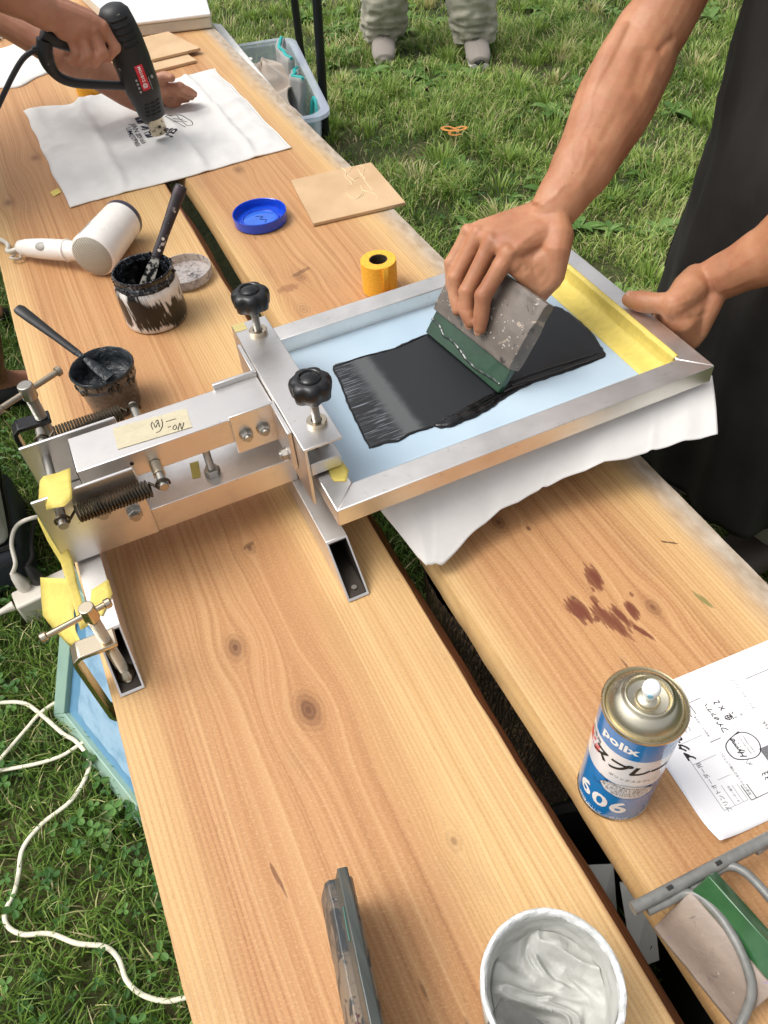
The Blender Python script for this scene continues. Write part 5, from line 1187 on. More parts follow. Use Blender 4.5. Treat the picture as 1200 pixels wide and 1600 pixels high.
MB().tube(catmull([gp(66,48), gp(85,58), gp(120,66), (GA+gd*.185)+Vector((-.012,0,0))], 6), [.014]+[.0175]*17+[.019], 18, flat=1.1).build('grip', GBK.mat, gun, smooth=60)
tr = MB(); tr.hexa([gp(147,84)+Vector((0,-.006,0)), gp(160,93)+Vector((0,-.006,0)), gp(160,93)+Vector((0,.006,0)), gp(147,84)+Vector((0,.006,0))], [gp(155,78)+Vector((0,-.006,0)), gp(168,88)+Vector((0,-.006,0)), gp(168,88)+Vector((0,.006,0)), gp(155,78)+Vector((0,.006,0))]); tr.build('trigger', BLACKP, gun, bevel=.001)
MB().hexa([gp(146,90)+Vector((0,-.0064,0)), gp(152,94)+Vector((0,-.0064,0)), gp(152,94)+Vector((0,.0064,0)), gp(146,90)+Vector((0,.0064,0))], [gp(149,86)+Vector((0,-.0064,0)), gp(159,93)+Vector((0,-.0064,0)), gp(159,93)+Vector((0,.0064,0)), gp(149,86)+Vector((0,.0064,0))]).build('trigger_stop', plain('red_plastic', (196,34,40), .35), gun)
gr = np.array([[.034,.0185],[.036,.026],[.046,.0285],[.066,.0305],[.08,.0335],[.1,.0365],[.15,.0375],[.19,.0365],[.215,.034],[.236,.030]])
gx = GM @ Vector((1,0,0)); cdir = Vector((-.15, -1, .3)); cdir = (cdir-gd*cdir.dot(gd)).normalized(); cright = gd.cross(cdir)*-1
if cright.x < 0: cright = -cright
def gs(s_, h, off=.0004):
    r = np.interp(h, gr[:,0], gr[:,1])+off; a = s_/r; return GA+gd*h+(cdir*math.cos(a)+cright*math.sin(a))*r
def gpatch(name, s0, s1, h0, h1, mat_, off=.0004, parent=gun, skew=0.):
    n = 8; vs = []; fs = []
    for i in range(n+1):
        for j in range(3): q = s0+(s1-s0)*i/n; hh = h0+(h1-h0)*j/2; vs.append(gs(q+skew*(hh-h0), hh, off))
    for i in range(n):
        for j in range(2): fs.append((i*3+j, (i+1)*3+j, (i+1)*3+j+1, i*3+j+1))
    return MB().add(vs, fs).build(name, mat_, parent, smooth=80, solid=.0008)
VD = plain('vent_dark', (6,6,6), .7)
for k in range(5): gpatch('vent_slot', .004+.002*k-.016, .024+.001*k, .226-.0115*k, .231-.0115*k, VD)
for k in range(4):
    for j in range(3): gpatch('vent_slot', -.014+.013*j+.002*k, -.004+.013*j+.002*k, .048+.0075*k, .0515+.0075*k, VD)
lab = gpatch('brand_label', .000, .017, .100, .148, plain('label_red', (208,28,44), .35), .0006)
for (tx, sz, s0, h0) in (('MG1812', .0085, .0085, .131), ('@', .0100, .0085, .109)):
    lettering('lettering', tx, sz, lambda v, s0=s0, h0=h0: gs(s0+v.y*1., h0+(-v.x), .0014), WHITEK, lab, sub=.003, bold=.0002)
for k in range(4): gpatch('rating_mark', -.007, -.0035, .098+.0075*k, .102+.0075*k, plain('pale_mark', (176,172,168), .5), .0006)
gpatch('label_rule', .0200, .0208, .097, .121, plain('pale_mark', (176,172,168), .5), .0006)
MB().sphere(gs(.029, .118, .0), .0035, 10, 8).build('screw_recess', STEEL, gun)
cord = catmull([gp(68,78), gp(52,80), gp(36,92), gp(20,118), gp(0,160), gp(-30,225), gp(-70,300)], 8)
MB().tube(cord[:9], .0085, 12).build('cord_sleeve', BLACKP, gun, smooth=60); MB().tube(cord, .0052, 10).build('cord', BLACKP, gun, smooth=60)

# ---- beyond the planks: storage bin, poles, wood shaving
def storage_bin():
    a, b = Vector((.830, 2.335, 0)), Vector((.962, 3.015, 0)); d = (b-a).normalized(); w = Vector((-d.y, d.x, 0)); L = (b-a).length; Wd = .44; zt, z0 = -.25, GZ
    e = thing('storage_bin', 'clear bluish plastic storage bin on the grass behind the planks', 'storage bin', tuple((a+b)/2+w*(Wd/2)+Vector((0,0,GZ))))
    t = NT('clear_blue_plastic'); t.set(Base_Color=srgb(214,224,242), Roughness=.25, Transmission_Weight=.0, Alpha=.38)
    def rr(inset, z, rad, n=6):
        out = []
        cs = [(0+inset, 0+inset, math.pi), (L-inset, 0+inset, 1.5*math.pi), (L-inset, Wd-inset, 0), (inset, Wd-inset, .5*math.pi)]
        for (u, v, a0) in cs:
            cu = u+(rad if u < L/2 else -rad); cv = v+(rad if v < Wd/2 else -rad)
            for k in range(n+1): q = a0+.5*math.pi*k/n; out.append(a+d*(cu+rad*math.cos(q))+w*(cv+rad*math.sin(q))+Vector((0,0,z)))
        return out
    rings = [rr(.045, z0+.002, .05), rr(.035, z0+.02, .05), rr(.014, zt-.03, .05), rr(.012, zt-.012, .05), rr(-.012, zt-.012, .06), rr(-.012, zt, .06), rr(.0, zt+.004, .055), rr(.014, zt, .05), rr(.018, zt-.03, .05), rr(.038, z0+.022, .05), rr(.05, z0+.006, .045)]
    n = len(rings[0]); vs = [p for r_ in rings for p in r_]; fs = []
    for i in range(len(rings)-1):
        for j in range(n): fs.append((i*n+j, i*n+(j+1) % n, (i+1)*n+(j+1) % n, (i+1)*n+j))
    fs += [tuple(range(n)), tuple((len(rings)-1)*n+j for j in reversed(range(n)))]
    MB().add(vs, fs).build('tub', t.mat, e, smooth=40)
    O = lambda u, v, z: a+d*u+w*v+Vector((0,0,z))
    # crumpled beige cloth
    BE = cloth_mat('beige_cloth', (214,198,182), .05)
    def crump(u, v):
        x = .05+.40*u; y = .07+.20*v+.03*math.sin(u*7); r_ = math.hypot(u-.55, (v-.5)*.8)
        w1 = mnoise.noise(Vector((u*2.2, v*2.2, 3))); z = zt-.045+.10*math.exp(-(r_*2.2)**2)+.030*w1+.016*(1-abs(mnoise.noise(Vector((u*3.2+w1, v*2.4-w1, 8))))*2.2)+.012*math.sin(14*r_+6*math.atan2(v-.5, u-.55)*.5+5*w1)*math.exp(-(r_*2.5)**2)
        return O(x, y, z)
    tag(MB().grid(crump, 70, 60).build('crumpled_cloth', BE, origin=tuple(O(.25, .16, zt-.06)), smooth=120, solid=.004), 'crumpled beige cloth heaped in the clear storage bin', 'cloth')
    GP = cloth_mat('grey_quilt', (168,170,168), .03); TE = plain('teal_trim', (40,168,164), .6)
    for k, (u, v, hh, ww, lab_) in enumerate(((.38, .055, .070, .20, 'larger grey quilted pouch with teal trim in the bin'), (.235, .040, .040, .10, 'smaller grey quilted pouch with teal trim in the bin'))):
        p = thing('quilted_pouch', lab_, 'pouch', tuple(O(u, v, zt-.2)), 'grey pouches in the bin')
        def pq(s_, t_, u=u, v=v, hh=hh, ww=ww): return O(u+ww*(s_-.5), v+.02*math.sin(math.pi*s_)+.012*mnoise.noise(Vector((s_*4, t_*4, k)))+.03*(1-t_), zt-.20+(.20+hh)*t_)
        MB().grid(pq, 20, 20).build('panel', GP, p, smooth=80, solid=.022)
        MB().tube([pq(i/16, 1.) for i in range(17)], .005, 8, flat=1.2).build('trim', TE, p, smooth=80)
    tl = MB().tube(catmull([O(.10, .02, zt-.05), O(.13, .016, zt-.01), O(.17, .02, zt-.03), O(.19, .03, zt-.10)], 6), .012, 8, flat=.5).build('teal_strap', TE, origin=tuple(O(.14, .02, zt-.04)), smooth=80); tag(tl, 'teal strap hanging inside the near end of the bin', 'strap')
    def lump(u, v): q = O(.06+.14*u, .06+.15*v, 0); return Vector((q.x, q.y, zt-.12+.05*math.sin(math.pi*u)*math.sin(math.pi*v)+.02*mnoise.noise(Vector((u*5, v*5, 1)))))
    tag(MB().grid(lump, 24, 24).build('white_cloth', CLOTH, origin=tuple(O(.1, .12, zt-.1)), smooth=120, solid=.003), 'white cloth at the near end of the clear storage bin', 'cloth')
storage_bin()
PB = plain('pole_black', (40,42,44), .35, .3, .1, 40)
for (bot, topx, zz, lab_) in (((509,219), (495,0), .0, 'black canopy pole standing in front of the storage bin'), ((474,112), (460,0), -.1, 'black canopy pole standing behind the storage bin')):
    b0 = px(*bot, GZ); 
    ray_ = px(topx[0], topx[1], .05); dirv = Vector((ray_.x, ray_.y, ray_.z-CAMZ)).normalized()
    # the point on the upper sight line straight above the foot
    s_ = (b0.x*dirv.x+b0.y*dirv.y)/(dirv.x**2+dirv.y**2); tp = Vector((0,0,CAMZ))+dirv*s_
    dd = (tp-b0); e = thing('canopy_pole', lab_, 'pole', tuple(b0), 'canopy poles')
    MB().tube([b0, b0+dd*(2.3/dd.length)], .0155, 16).build('tube', PB, e, smooth=50)
    MB().lathe([(.0, 0), (.03, 0), (.03, .006), (.018, .012), (.0175, .05), (.0, .05)], b0, 24).build('foot', BLACKP, e)
ws = px(710, 214, GZ+.03)
CUR = plain('shaving_orange', (196,132,64), .6, 0, .2, 60)
P = []
for i in range(40):
    a = i*.27; P.append(ws+Vector((.036*math.cos(a)+.0012*i-.02, .030*math.sin(a), .012+.018*math.sin(a*.5)+.0005*i)))
tag(MB().tube(P, [(.0008, .0065)]*40, 6, side=(0,0,1)).build('wood_shaving', CUR, origin=tuple(ws), smooth=80), 'curled orange wood shaving lying on the lawn', 'wood shaving')

# ---- left side of the left plank, on the ground
gs_ = thing('ground_screen', 'blue print screen leaning in the grass against the left plank', 'print screen', (-.314, .87, GZ))
C0 = Vector((-.318, .872, GZ+.012)); e1 = Vector((.34, -.94, 0)).normalized(); e2 = Vector((.083, .073, .208)); e2 = (e2-e1*e2.dot(e1)).normalized(); e3 = e1.cross(e2); e3 = -e3 if e3.x > 0 else e3
def SC(u, v, w): return C0+e1*u+e2*v+e3*w
LU, LV, B_ = .46, .31, .034
TEALF = NT('teal_frame'); n1 = TEALF.noise(TEALF.co, 12, 5); TEALF.set(Base_Color=TEALF.ramp(n1, [(.3, srgb(130,162,150)), (.6, srgb(148,176,160)), (.8, srgb(156,170,124))]), Roughness=.45)
oo = [(0,0), (LU,0), (LU,LV), (0,LV)]; ii = [(B_,B_), (LU-B_,B_), (LU-B_,LV-B_), (B_,LV-B_)]
for k in range(4):
    j = (k+1) % 4; q = [oo[k], oo[j], ii[j], ii[k]]
    MB().hexa([SC(*p, -.012) for p in q], [SC(*p, .012) for p in q]).build('frame_bar', TEALF.mat, gs_, bevel=.0015)
tm = NT('emulsion_blue'); co = tm.co; n1 = tm.noise(co, 26, 6, .65); 
tm.set(Base_Color=tm.ramp(n1, [(.40, srgb(128,164,190)), (.50, srgb(150,182,206)), (.7, srgb(164,192,212))]), Roughness=.35)
EB = plain('emulsion_dark', (98,144,176), .35, 0, .08)
MB().hexa([SC(*p, .0) for p in ((B_-.005,B_-.005), (LU-B_+.005,B_-.005), (LU-B_+.005,LV-B_+.005), (B_-.005,LV-B_+.005))], [SC(*p, .003) for p in ((B_-.005,B_-.005), (LU-B_+.005,B_-.005), (LU-B_+.005,LV-B_+.005), (B_-.005,LV-B_+.005))]).build('mesh', EB, gs_, smooth=0)
ed = []
for (a, b) in (((.062,.055), (LU-.06,.055)), ((LU-.06,.055), (LU-.06,LV-.06)), ((LU-.06,LV-.06), (.062,LV-.06)), ((.062,LV-.06), (.062,.055))):
    for k in range(24): u = a[0]+(b[0]-a[0])*k/24; v = a[1]+(b[1]-a[1])*k/24; ed.append((u+.006*mnoise.noise(Vector((u*40, v*40, 3))), v+.006*mnoise.noise(Vector((u*40, v*40, 9)))))
MB().add([SC(u, v, .0036) for u, v in ed], [tuple(range(len(ed)))]).build('stencil', tm.mat, gs_, smooth=0)
CW = plain('cable_white', (222,214,190), .45, 0, .06, 60)
def cable(path, r, mat_, label, name='power_cable', z=GZ+.036, flat=.75, group='cables on the grass'):
    P = [px(x, y, z+.004*mnoise.noise(Vector((x*.01, y*.01, 0)))) for x, y in path]; P = catmull(P, 9)
    return tag(MB().tube(P, [(r*flat, r) for _ in P], 10, side=(0,0,1)).build(name, mat_, origin=tuple(P[len(P)//2]), smooth=60), label, 'cable', group)
cable([(-60,1105),(0,1098),(38,1099),(66,1118),(98,1146),(118,1158),(137,1182),(138,1205),(112,1250),(66,1287),(36,1325),(29,1365),(22,1395),(8,1425),(12,1447),(36,1460),(78,1459),(120,1474),(163,1479),(185,1498),(198,1532),(222,1554),(258,1564),(295,1557),(380,1530)],   .0037, CW, 'long white flat cable winding down through the clover')
cable([(-40,1230),(0,1186),(40,1140),(62,1115),(90,1096),(130,1080)], .0034, CW, 'short white cable crossing under the long one beside the blue screen')
cable([(-40,1212),(0,1204),(40,1197),(70,1190),(98,1180),(122,1165),(160,1140)], .0034, CW, 'white cable lowest of the three at the blue screen corner')
ps = thing('power_strip', 'white power strip lying in the grass by the blue screen', 'power strip', tuple(px(50, 925, GZ)))
p0, p1 = px(20, 938, GZ+.062), px(120, 891, GZ+.062); dv = (p1-p0).normalized(); sv = Vector((-dv.y, dv.x, 0))
rot = Matrix((dv, sv, Vector((0,0,1)))).transposed()
PSW = plain('strip_white', (222,214,200), .4, 0, .05)
MB().box((p0+p1)/2-Vector((0,0,.030)), ((p1-p0).length, .046, .058), rot).build('housing', PSW, ps, bevel=.005, seg=3)
cbp = catmull([p0-dv*.004-Vector((0,0,.014)), p0-dv*.05-Vector((0,0,.016)), px(-60, 985, GZ+.02)], 8); MB().tube(cbp, [.010-.005*min(1, i/6) for i in range(len(cbp))], 10).build('cord', PSW, ps, smooth=60)
def plug(pt, path, mat_, lab_):
    e = thing('power_plug', lab_, 'plug', tuple(pt), 'plugs in the power strip')
    MB().tube([pt-Vector((0,0,.012)), pt+Vector((0,0,.004)), pt+Vector((-.004,.004,.024)), pt+Vector((-.006,.008,.034))], [.013, .0135, .009, .005], 12).build('plug_body', mat_, e, smooth=50)
    MB().tube(catmull([pt+Vector((-.006,.008,.032))]+[px(*q) for q in path], 8), .0042, 10).build('cord', mat_, e, smooth=60)
plug(px(36, 914, GZ+.070), [(24,880,-.40), (18,850,-.38), (24,825,-.36), (42,812,-.34), (75,806,-.36), (160,800,-.48)], PSW, 'white plug in the power strip with its cord arching up')
plug(px(58, 903, GZ+.070), [(50,870,-.42), (49,845,-.42), (54,815,-.44), (70,780,-.48)], plain('plug_black', (44,42,42), .45), 'dark plug in the power strip next to the white plug')
# white box with a dark base
dv_ = thing('power_station', 'white box with a dark rounded base at the left edge', 'power station', (-.42, 1.24, GZ))
MB().box((-.478, 1.315, GZ+.060), (.36, .26, .118)).build('base', plain('station_dark', (48,52,58), .5, 0, .1, 40), dv_, bevel=.03, seg=5)
MB().box((-.478, 1.315, GZ+.205), (.335, .235, .165)).build('housing', plain('station_white', (214,212,210), .45, 0, .03), dv_, bevel=.022, seg=5)
MB().box((-.478, 1.315, GZ+.1215), (.342, .242, .012)).build('seam', BLACKM, dv_, bevel=.004)

sc_ = MB().hexa([px(*p, .0012) for p in ((78,300), (90,294), (96,300), (84,307))], [px(*p, .0016) for p in ((78,300), (90,294), (96,300), (84,307))]).build('tape_scrap', TAPEY, origin=tuple(px(87,300,.001)), smooth=0)
tag(sc_, 'small torn scrap of yellow tape beside the white tote', 'tape')
# ================================================================== PEOPLE
def skin_mat(name, a, b, c, red):
    t = NT(name); n1 = t.noise(t.co, 14, 5, .6); n2 = t.noise(t.co, 90, 5, .6); n3 = t.noise(t.co, 420, 3); n4 = t.noise(t.co, 1500, 2)
    cc = t.ramp(n1, [(.3, srgb(*a)), (.5, srgb(*b)), (.72, srgb(*c))]); cc = t.mix(t.math('MULTIPLY', t.step(n2, .44, .72), .50), cc, srgb(*red)); fk = t.noise(t.co, 240, 2); cc = t.mix(t.math('MULTIPLY', t.step(fk, .70, .76), .45), cc, srgb(*[int(q*.72) for q in a]))
    cc = t.mix(t.math('MULTIPLY', t.step(n3, .62, .8), .18), cc, srgb(*a))
    t.set(Base_Color=cc, Roughness=t.math('MULTIPLY_ADD', n2, .16, .40), Specular_IOR_Level=.42, Subsurface_Weight=.12, Subsurface_Scale=.006)
    t.b.inputs['Subsurface Radius'].default_value = (1., .35, .2)
    t.bump(t.math('ADD', n3, t.math('MULTIPLY', n4, .6)), .28, .0009); return t.mat
SKIN1 = skin_mat('skin_tan', (148,98,68), (172,120,86), (188,138,104), (170,102,78))
SKIN2 = skin_mat('skin_brown', (156,106,80), (180,128,100), (192,142,116), (186,120,102))
NAIL = plain('fingernail', (184,138,112), .3, 0, .06, 60)
def remesh(mb, voxel, it=4, fac=.5):
    me = bpy.data.meshes.new('r'); me.from_pydata([tuple(v) for v in mb.v], [], mb.f)
    bm = bmesh.new(); bm.from_mesh(me); bmesh.ops.recalc_face_normals(bm, faces=bm.faces); bm.to_mesh(me); bm.free()
    o = lk(bpy.data.objects.new('r', me)); md = o.modifiers.new('r', 'REMESH'); md.mode = 'VOXEL'; md.voxel_size = voxel; md.adaptivity = 0
    if it: s_ = o.modifiers.new('s', 'SMOOTH'); s_.factor = fac; s_.iterations = it
    dg = bpy.context.evaluated_depsgraph_get(); ev = o.evaluated_get(dg).to_mesh()
    n = len(ev.vertices); V = np.empty(n*3); ev.vertices.foreach_get('co', V); F = [tuple(p.vertices) for p in ev.polygons]
    o.evaluated_get(dg).to_mesh_clear(); bpy.data.objects.remove(o); return V.reshape(-1, 3), F
def body_object(name, pieces, mat_, parent):
    vs = []; fs = []; k = 0
    for V, F in pieces: vs += [tuple(p) for p in V]; fs += [tuple(i+k for i in f) for f in F]; k += len(V)
    o0 = ORG[parent.name]; me = bpy.data.meshes.new(name); me.from_pydata([(x-o0.x, y-o0.y, z-o0.z) for x, y, z in vs], [], fs)
    me.polygons.foreach_set('use_smooth', [True]*len(fs)); me.materials.append(mat_); o = lk(bpy.data.objects.new(name, me)); o.parent = parent; ORG[o.name] = o0; return o
def limb(mb, pts, rad, n=18, sub=5, side=None):
    P = catmull(pts, sub); k = len(pts)-1; rr = []
    for i in range(len(P)):
        t = i/sub; a = min(int(t), k-1); f = t-a; r0, r1 = rad[a], rad[min(a+1, k)]
        r0 = r0 if isinstance(r0, tuple) else (r0, r0); r1 = r1 if isinstance(r1, tuple) else (r1, r1)
        g_ = f*f*(3-2*f); rr.append((r0[0]+(r1[0]-r0[0])*g_, r0[1]+(r1[1]-r0[1])*g_))
    mb.tube(P, rr, n, side=side); mb.sphere(P[0], min(rr[0])*.98, 12, 8); mb.sphere(P[-1], min(rr[-1])*.98, 12, 8)
def finger(mb, j, r):
    # j: knuckle, middle joint, end joint, tip
    j = [Vector(p) for p in j]
    mb.tube([j[0], j[0].lerp(j[1], .45), j[0].lerp(j[1], .85), j[1]], [r*1.12, r*1.0, r*.98, r*1.02], 14)
    mb.tube([j[1], j[1].lerp(j[2], .5), j[2]], [r*1.02, r*.92, r*.93], 14)
    mb.tube([j[2], j[2].lerp(j[3], .5), j[3]], [r*.93, r*.88, r*.74], 14)
    mb.sphere(j[0], r*1.14, 14, 10); mb.sphere(j[1], r*1.06, 14, 10); mb.sphere(j[2], r*.95, 14, 10); mb.sphere(j[3], r*.76, 14, 10)
def palm(mb, wrist, mcps, across, dorsal, thick=.0125, wr=.020):
    W = Vector(wrist); M_ = [Vector(p) for p in mcps]; ac = Vector(across).normalized()
    for k in range(13):
        t = k/12*3; a = min(int(t), 2); m_ = M_[a].lerp(M_[a+1], t-a); w = W+ac*(wr*(k/12-.5)*2)*.9
        mb.tube([w, w.lerp(m_, .4)-dorsal*.002, w.lerp(m_, .85), m_], [thick*1.15, thick*1.2, thick*1.0, thick*.80], 12)
        mb.sphere(m_, thick*.80, 10, 8)
def nail(c, nrm, along, r, parent, mat_=NAIL):
    nrm, along = Vector(nrm).normalized(), Vector(along).normalized(); along = (along-nrm*along.dot(nrm)).normalized(); s_ = nrm.cross(along)
    rot = Matrix((along, s_, nrm)).transposed(); MB().sphere(c, r, 14, 8, (1.25, .95, .30), rot).build('fingernail', mat_, parent, smooth=80)
def wobble(V, amp, sc, seed=0.):
    return np.array([Vector(p)+Vector((mnoise.noise(Vector(p)*sc+Vector((seed,0,0))), mnoise.noise(Vector(p)*sc+Vector((0,seed+5,0))), mnoise.noise(Vector(p)*sc+Vector((0,0,seed+9)))))*amp for p in V])

# ---- the printer: right hand on the squeegee, left hand on the frame
pr_ = thing('person', 'person in a black apron pulling the squeegee over the screen', 'person', (.945, .69, GZ))
Wr = Vector((.5285, .7412, .2489)); J = dict(
    index=[(.4600,.7200,.2300), (.4240,.7125,.1900), (.4180,.7055,.1710), (.4125,.6990,.1550)],
    middle=[(.4560,.7500,.2320), (.4170,.7395,.1830), (.4108,.7300,.1630), (.4104,.7180,.1530)],
    ring=[(.4504,.7740,.2310), (.4158,.7672,.1873), (.4116,.7593,.1673), (.4082,.7466,.1545)],
    pinky=[(.4460,.7905,.2264), (.4197,.7860,.1964), (.4146,.7747,.1741), (.4125,.7600,.1620)])
hand = MB(); 
for nme, r in (('index', .0110), ('middle', .0110), ('ring', .0104), ('pinky', .0094)): finger(hand, J[nme], r)
ac = (Vector(J['pinky'][0])-Vector(J['index'][0])).normalized(); md_ = (Vector(J['middle'][0])-Wr).normalized(); dors = ac.cross(md_).normalized(); dors = dors if dors.z > 0 else -dors
palm(hand, Wr, [J[k][0] for k in ('index', 'middle', 'ring', 'pinky')], ac, dors, .0125, .019)
# thumb behind the holder, thenar web
TH = [SQ(-.030, .020, .172), SQ(-.040, .030, .140), SQ(-.034, .027, .108), SQ(-.022, .022, .080)]
hand.tube([Wr-ac*.012, Wr.lerp(TH[0], .5)-ac*.010, TH[0], TH[1]], [.016, .0185, .0175, .0135], 14); finger(hand, TH, .0112)
web0 = Vector(J['index'][0]); 
for k in range(5): hand.tube([web0.lerp(Wr, .15+.15*k)-dors*.006, TH[1].lerp(TH[0], .1+.2*k)], [.0105, .0115], 10)
WB = [SQ(-.014, .003, .130), SQ(-.026, .012, .128), SQ(-.036, .022, .124)]
for q in WB:
    for tg_ in (Vector(J['index'][0])-dors*.004, TH[1], TH[0], Wr-ac*.008, Vector(J['index'][0]).lerp(Wr, .45)): hand.tube([q, q.lerp(tg_, .5), tg_], [.0095, .0125, .012], 12)
    hand.sphere(q, .0100, 12, 9)
# knuckles
for nme in ('index', 'middle', 'ring', 'pinky'):
    m_ = Vector(J[nme][0]); hand.sphere(m_+dors*.0035, .0098, 12, 9)
fa = [(858,338,.949), (884,300,.950), (916,250,.953), (962,159,.962), (992,100,.966), (1012,58,.962), (1047,0,.945)]
FP = [pxd(*p) for p in fa]; FP = [Wr]+FP[1:]+[Vector((.86, .87, .60)), Vector((.93, .86, .76))]
view = (Vector((0,0,CAMZ))-FP[3]).normalized()
def perp(px0, px1, d): return None
sidev = (pxd(1000, 159, .96)-pxd(930, 140, .96)).normalized()
limb(hand, FP, [(.0270, .0225), (.0315, .0245), (.0385, .0310), (.0485, .0400), (.0470, .0410), (.0430, .0400), (.0410, .0400), (.050, .050), (.060, .060)], 24, 6, side=sidev)
def surf(x, y, dep, rad): return pxd(x, y, dep-rad)
# muscle bellies of the forearm
hand.tube(catmull([surf(1018,70,.964,.020), surf(1012,110,.966,.022), surf(985,170,.962,.018), surf(940,240,.955,.012), surf(905,290,.951,.008)], 5), [.012+.006*math.sin(math.pi*i/20) for i in range(21)], 12)
hand.tube(catmull([surf(978,40,.960,.018), surf(948,100,.966,.020), surf(922,170,.961,.016), surf(890,245,.954,.010)], 5), [.010+.007*math.sin(math.pi*i/15) for i in range(16)], 12)
hi1 = remesh(hand, .0019, 7, .5)
from mathutils.bvhtree import BVHTree
SC_ = .45
def sculpt(VF, strokes):
    # press lines into or out of the surface: strokes are seen paths (pixels), half width, height
    V, F = VF; V = np.array(V); T = BVHTree.FromPolygons([tuple(v) for v in V], F)
    Q = np.array([f if len(f) == 4 else (*f, f[-1]) for f in F]); N_ = np.zeros_like(V); fn = np.cross(V[Q[:,2]]-V[Q[:,0]], V[Q[:,3]]-V[Q[:,1]])
    for k in range(4): np.add.at(N_, Q[:,k], fn)
    N_ /= np.linalg.norm(N_, axis=1, keepdims=True)+1e-12; D = np.zeros(len(V)); eye = Vector((0,0,CAMZ))
    for path, w, amp in strokes:
        P2 = catmull([Vector((x, y, 0)) for x, y in path], 10) if len(path) > 2 else [Vector((*path[0], 0)).lerp(Vector((*path[1], 0)), i/12) for i in range(13)]
        pts = []
        for q in P2:
            d = Vector(CR @ np.array([q.x-600., q.y-800., 1240.])).normalized(); h = T.ray_cast(eye, d)
            if h[0] is not None: pts.append(h[0])
        if len(pts) < 2: continue
        pts = np.array([tuple(p) for p in pts]); lo = pts.min(0)-3*w; hi_ = pts.max(0)+3*w; near = np.where(np.all((V > lo) & (V < hi_), axis=1))[0]
        if not len(near): continue
        best = np.full(len(near), 1e9); tt = np.zeros(len(near))
        for i in range(len(pts)-1):
            a, b = pts[i], pts[i+1]; ab = b-a; t = np.clip(((V[near]-a) @ ab)/(ab @ ab+1e-12), 0, 1); d = np.linalg.norm(V[near]-(a+t[:,None]*ab), axis=1); m_ = d < best; best[m_] = d[m_]; tt[m_] = (i+t[m_])/(len(pts)-1)
        D[near] += amp*SC_*np.exp(-(best/w)**2)*np.clip(np.sin(np.pi*np.clip(tt, 0, 1))*2.2, 0, 1)
    return V+N_*D[:,None], F
hi1 = sculpt(hi1, [([(794,402),(815,380),(840,358)], .0034, .0016), ([(763,380),(800,362),(842,346)], .0034, .0018), ([(746,370),(785,355),(838,338)], .0032, .0014), ([(812,388),(838,384),(850,372),(858,352)], .0028, .0012),
    ([(838,330),(852,316),(868,306),(876,294),(892,285)], .0030, .0017), ([(860,268),(878,238),(902,214),(917,190),(922,165),(932,132),(950,98),(972,62)], .0036, .0017), ([(894,258),(893,228),(901,198),(917,189)], .0030, .0012), ([(918,215),(915,240),(905,275)], .0030, .0010),
    ([(1006,72),(1000,105),(988,146)], .0080, -.0040), ([(1028,84),(1040,70),(1056,56)], .0050, -.0040), ([(940,225),(950,205),(968,175)], .0060, -.0020), ([(900,300),(912,280),(930,245)], .0050, .0016),
    ([(748,462),(760,459),(768,462)], .0013, -.0008), ([(749,468),(760,465),(768,468)], .0013, -.0007), ([(713,452),(724,449),(733,452)], .0013, -.0008), ([(747,490),(757,488),(764,490)], .0011, -.0006), ([(718,485),(727,483),(734,486)], .0011, -.0006),
    ([(803,430),(812,422),(818,412)], .0035, -.0026), ([(812,432),(820,424),(828,420)], .0030, -.0018), ([(822,330),(840,340),(862,352)], .0040, -.0012), ([(770,392),(780,402),(788,412)], .0040, -.0012), ([(748,384),(757,395),(764,405)], .0040, -.0012)])
# left hand: thumb on top of the frame bar, fingers under it
Wl = Vector((.718, .650, .1440)); lh = MB()
Ml = [Vector((.676, .668, .100)), Vector((.674, .650, .090)), Vector((.676, .631, .088)), Vector((.682, .614, .092))]
for m_, r, L in zip(Ml, (.0098, .0098, .0094, .0088), (1., 1.05, 1., .85)):
    finger(lh, [m_, m_+Vector((-.026*L, .004, -.018)), m_+Vector((-.050*L, .008, -.020)), m_+Vector((-.066*L, .010, -.016))], r)
acl = (Ml[3]-Ml[0]).normalized(); dl = Vector((.45, -.15, -.85)).normalized(); palm(lh, Wl, Ml, acl, dl, .0135, .018)
TL = [Vector(px(1052, 478, .1410)), Vector(px(1036, 474, .1400)), Vector(px(1014, 473, .1370)), Vector(px(985, 468, .1325))]
lh.tube([Wl+Vector((-.004,.012,.004)), Wl.lerp(TL[0], .5)+Vector((0,.004,.006)), TL[0], TL[1]], [.0205, .0225, .0185, .0140], 16)
lh.tube([TL[1], TL[1].lerp(TL[2], .5), TL[2]], [.0140, .0132, .0138], 14); lh.tube([TL[2], TL[2].lerp(TL[3], .5), TL[3]], [.0138, .0140, .0112], 14); lh.sphere(TL[3], .0115, 12, 9, (1,1,.85)); lh.sphere(TL[2], .0140, 12, 9); lh.sphere(TL[0], .0185, 12, 9)
for k in range(6):
    for m_ in (Ml[0], Ml[1], Ml[2], Ml[3]):
        a_, b_ = TL[0].lerp(Wl, .18*k), m_.lerp(Wl, .18*k); lh.tube([a_, a_.lerp(b_, .5)+Vector((-.004, -.006, .004))*(1-.15*k), b_], [.0140, .0138, .0130], 12)
E0 = pxd(1200, 398, .965); limb(lh, [Wl, Wl.lerp(E0, .45), E0, pxd(1290, 350, .915), Vector((.905, .475, .300))], [(.0275, .0235), (.0300, .0260), (.0365, .0330), (.045, .042), (.046, .046)], 22, 6, side=(0, .25, 1))
limb(lh, [Vector((.905, .475, .300)), Vector((.93, .475, .50)), Vector((.945, .52, .74))], [.046, .050, .060], 20, 5)
hi2 = remesh(lh, .0021, 6, .5)
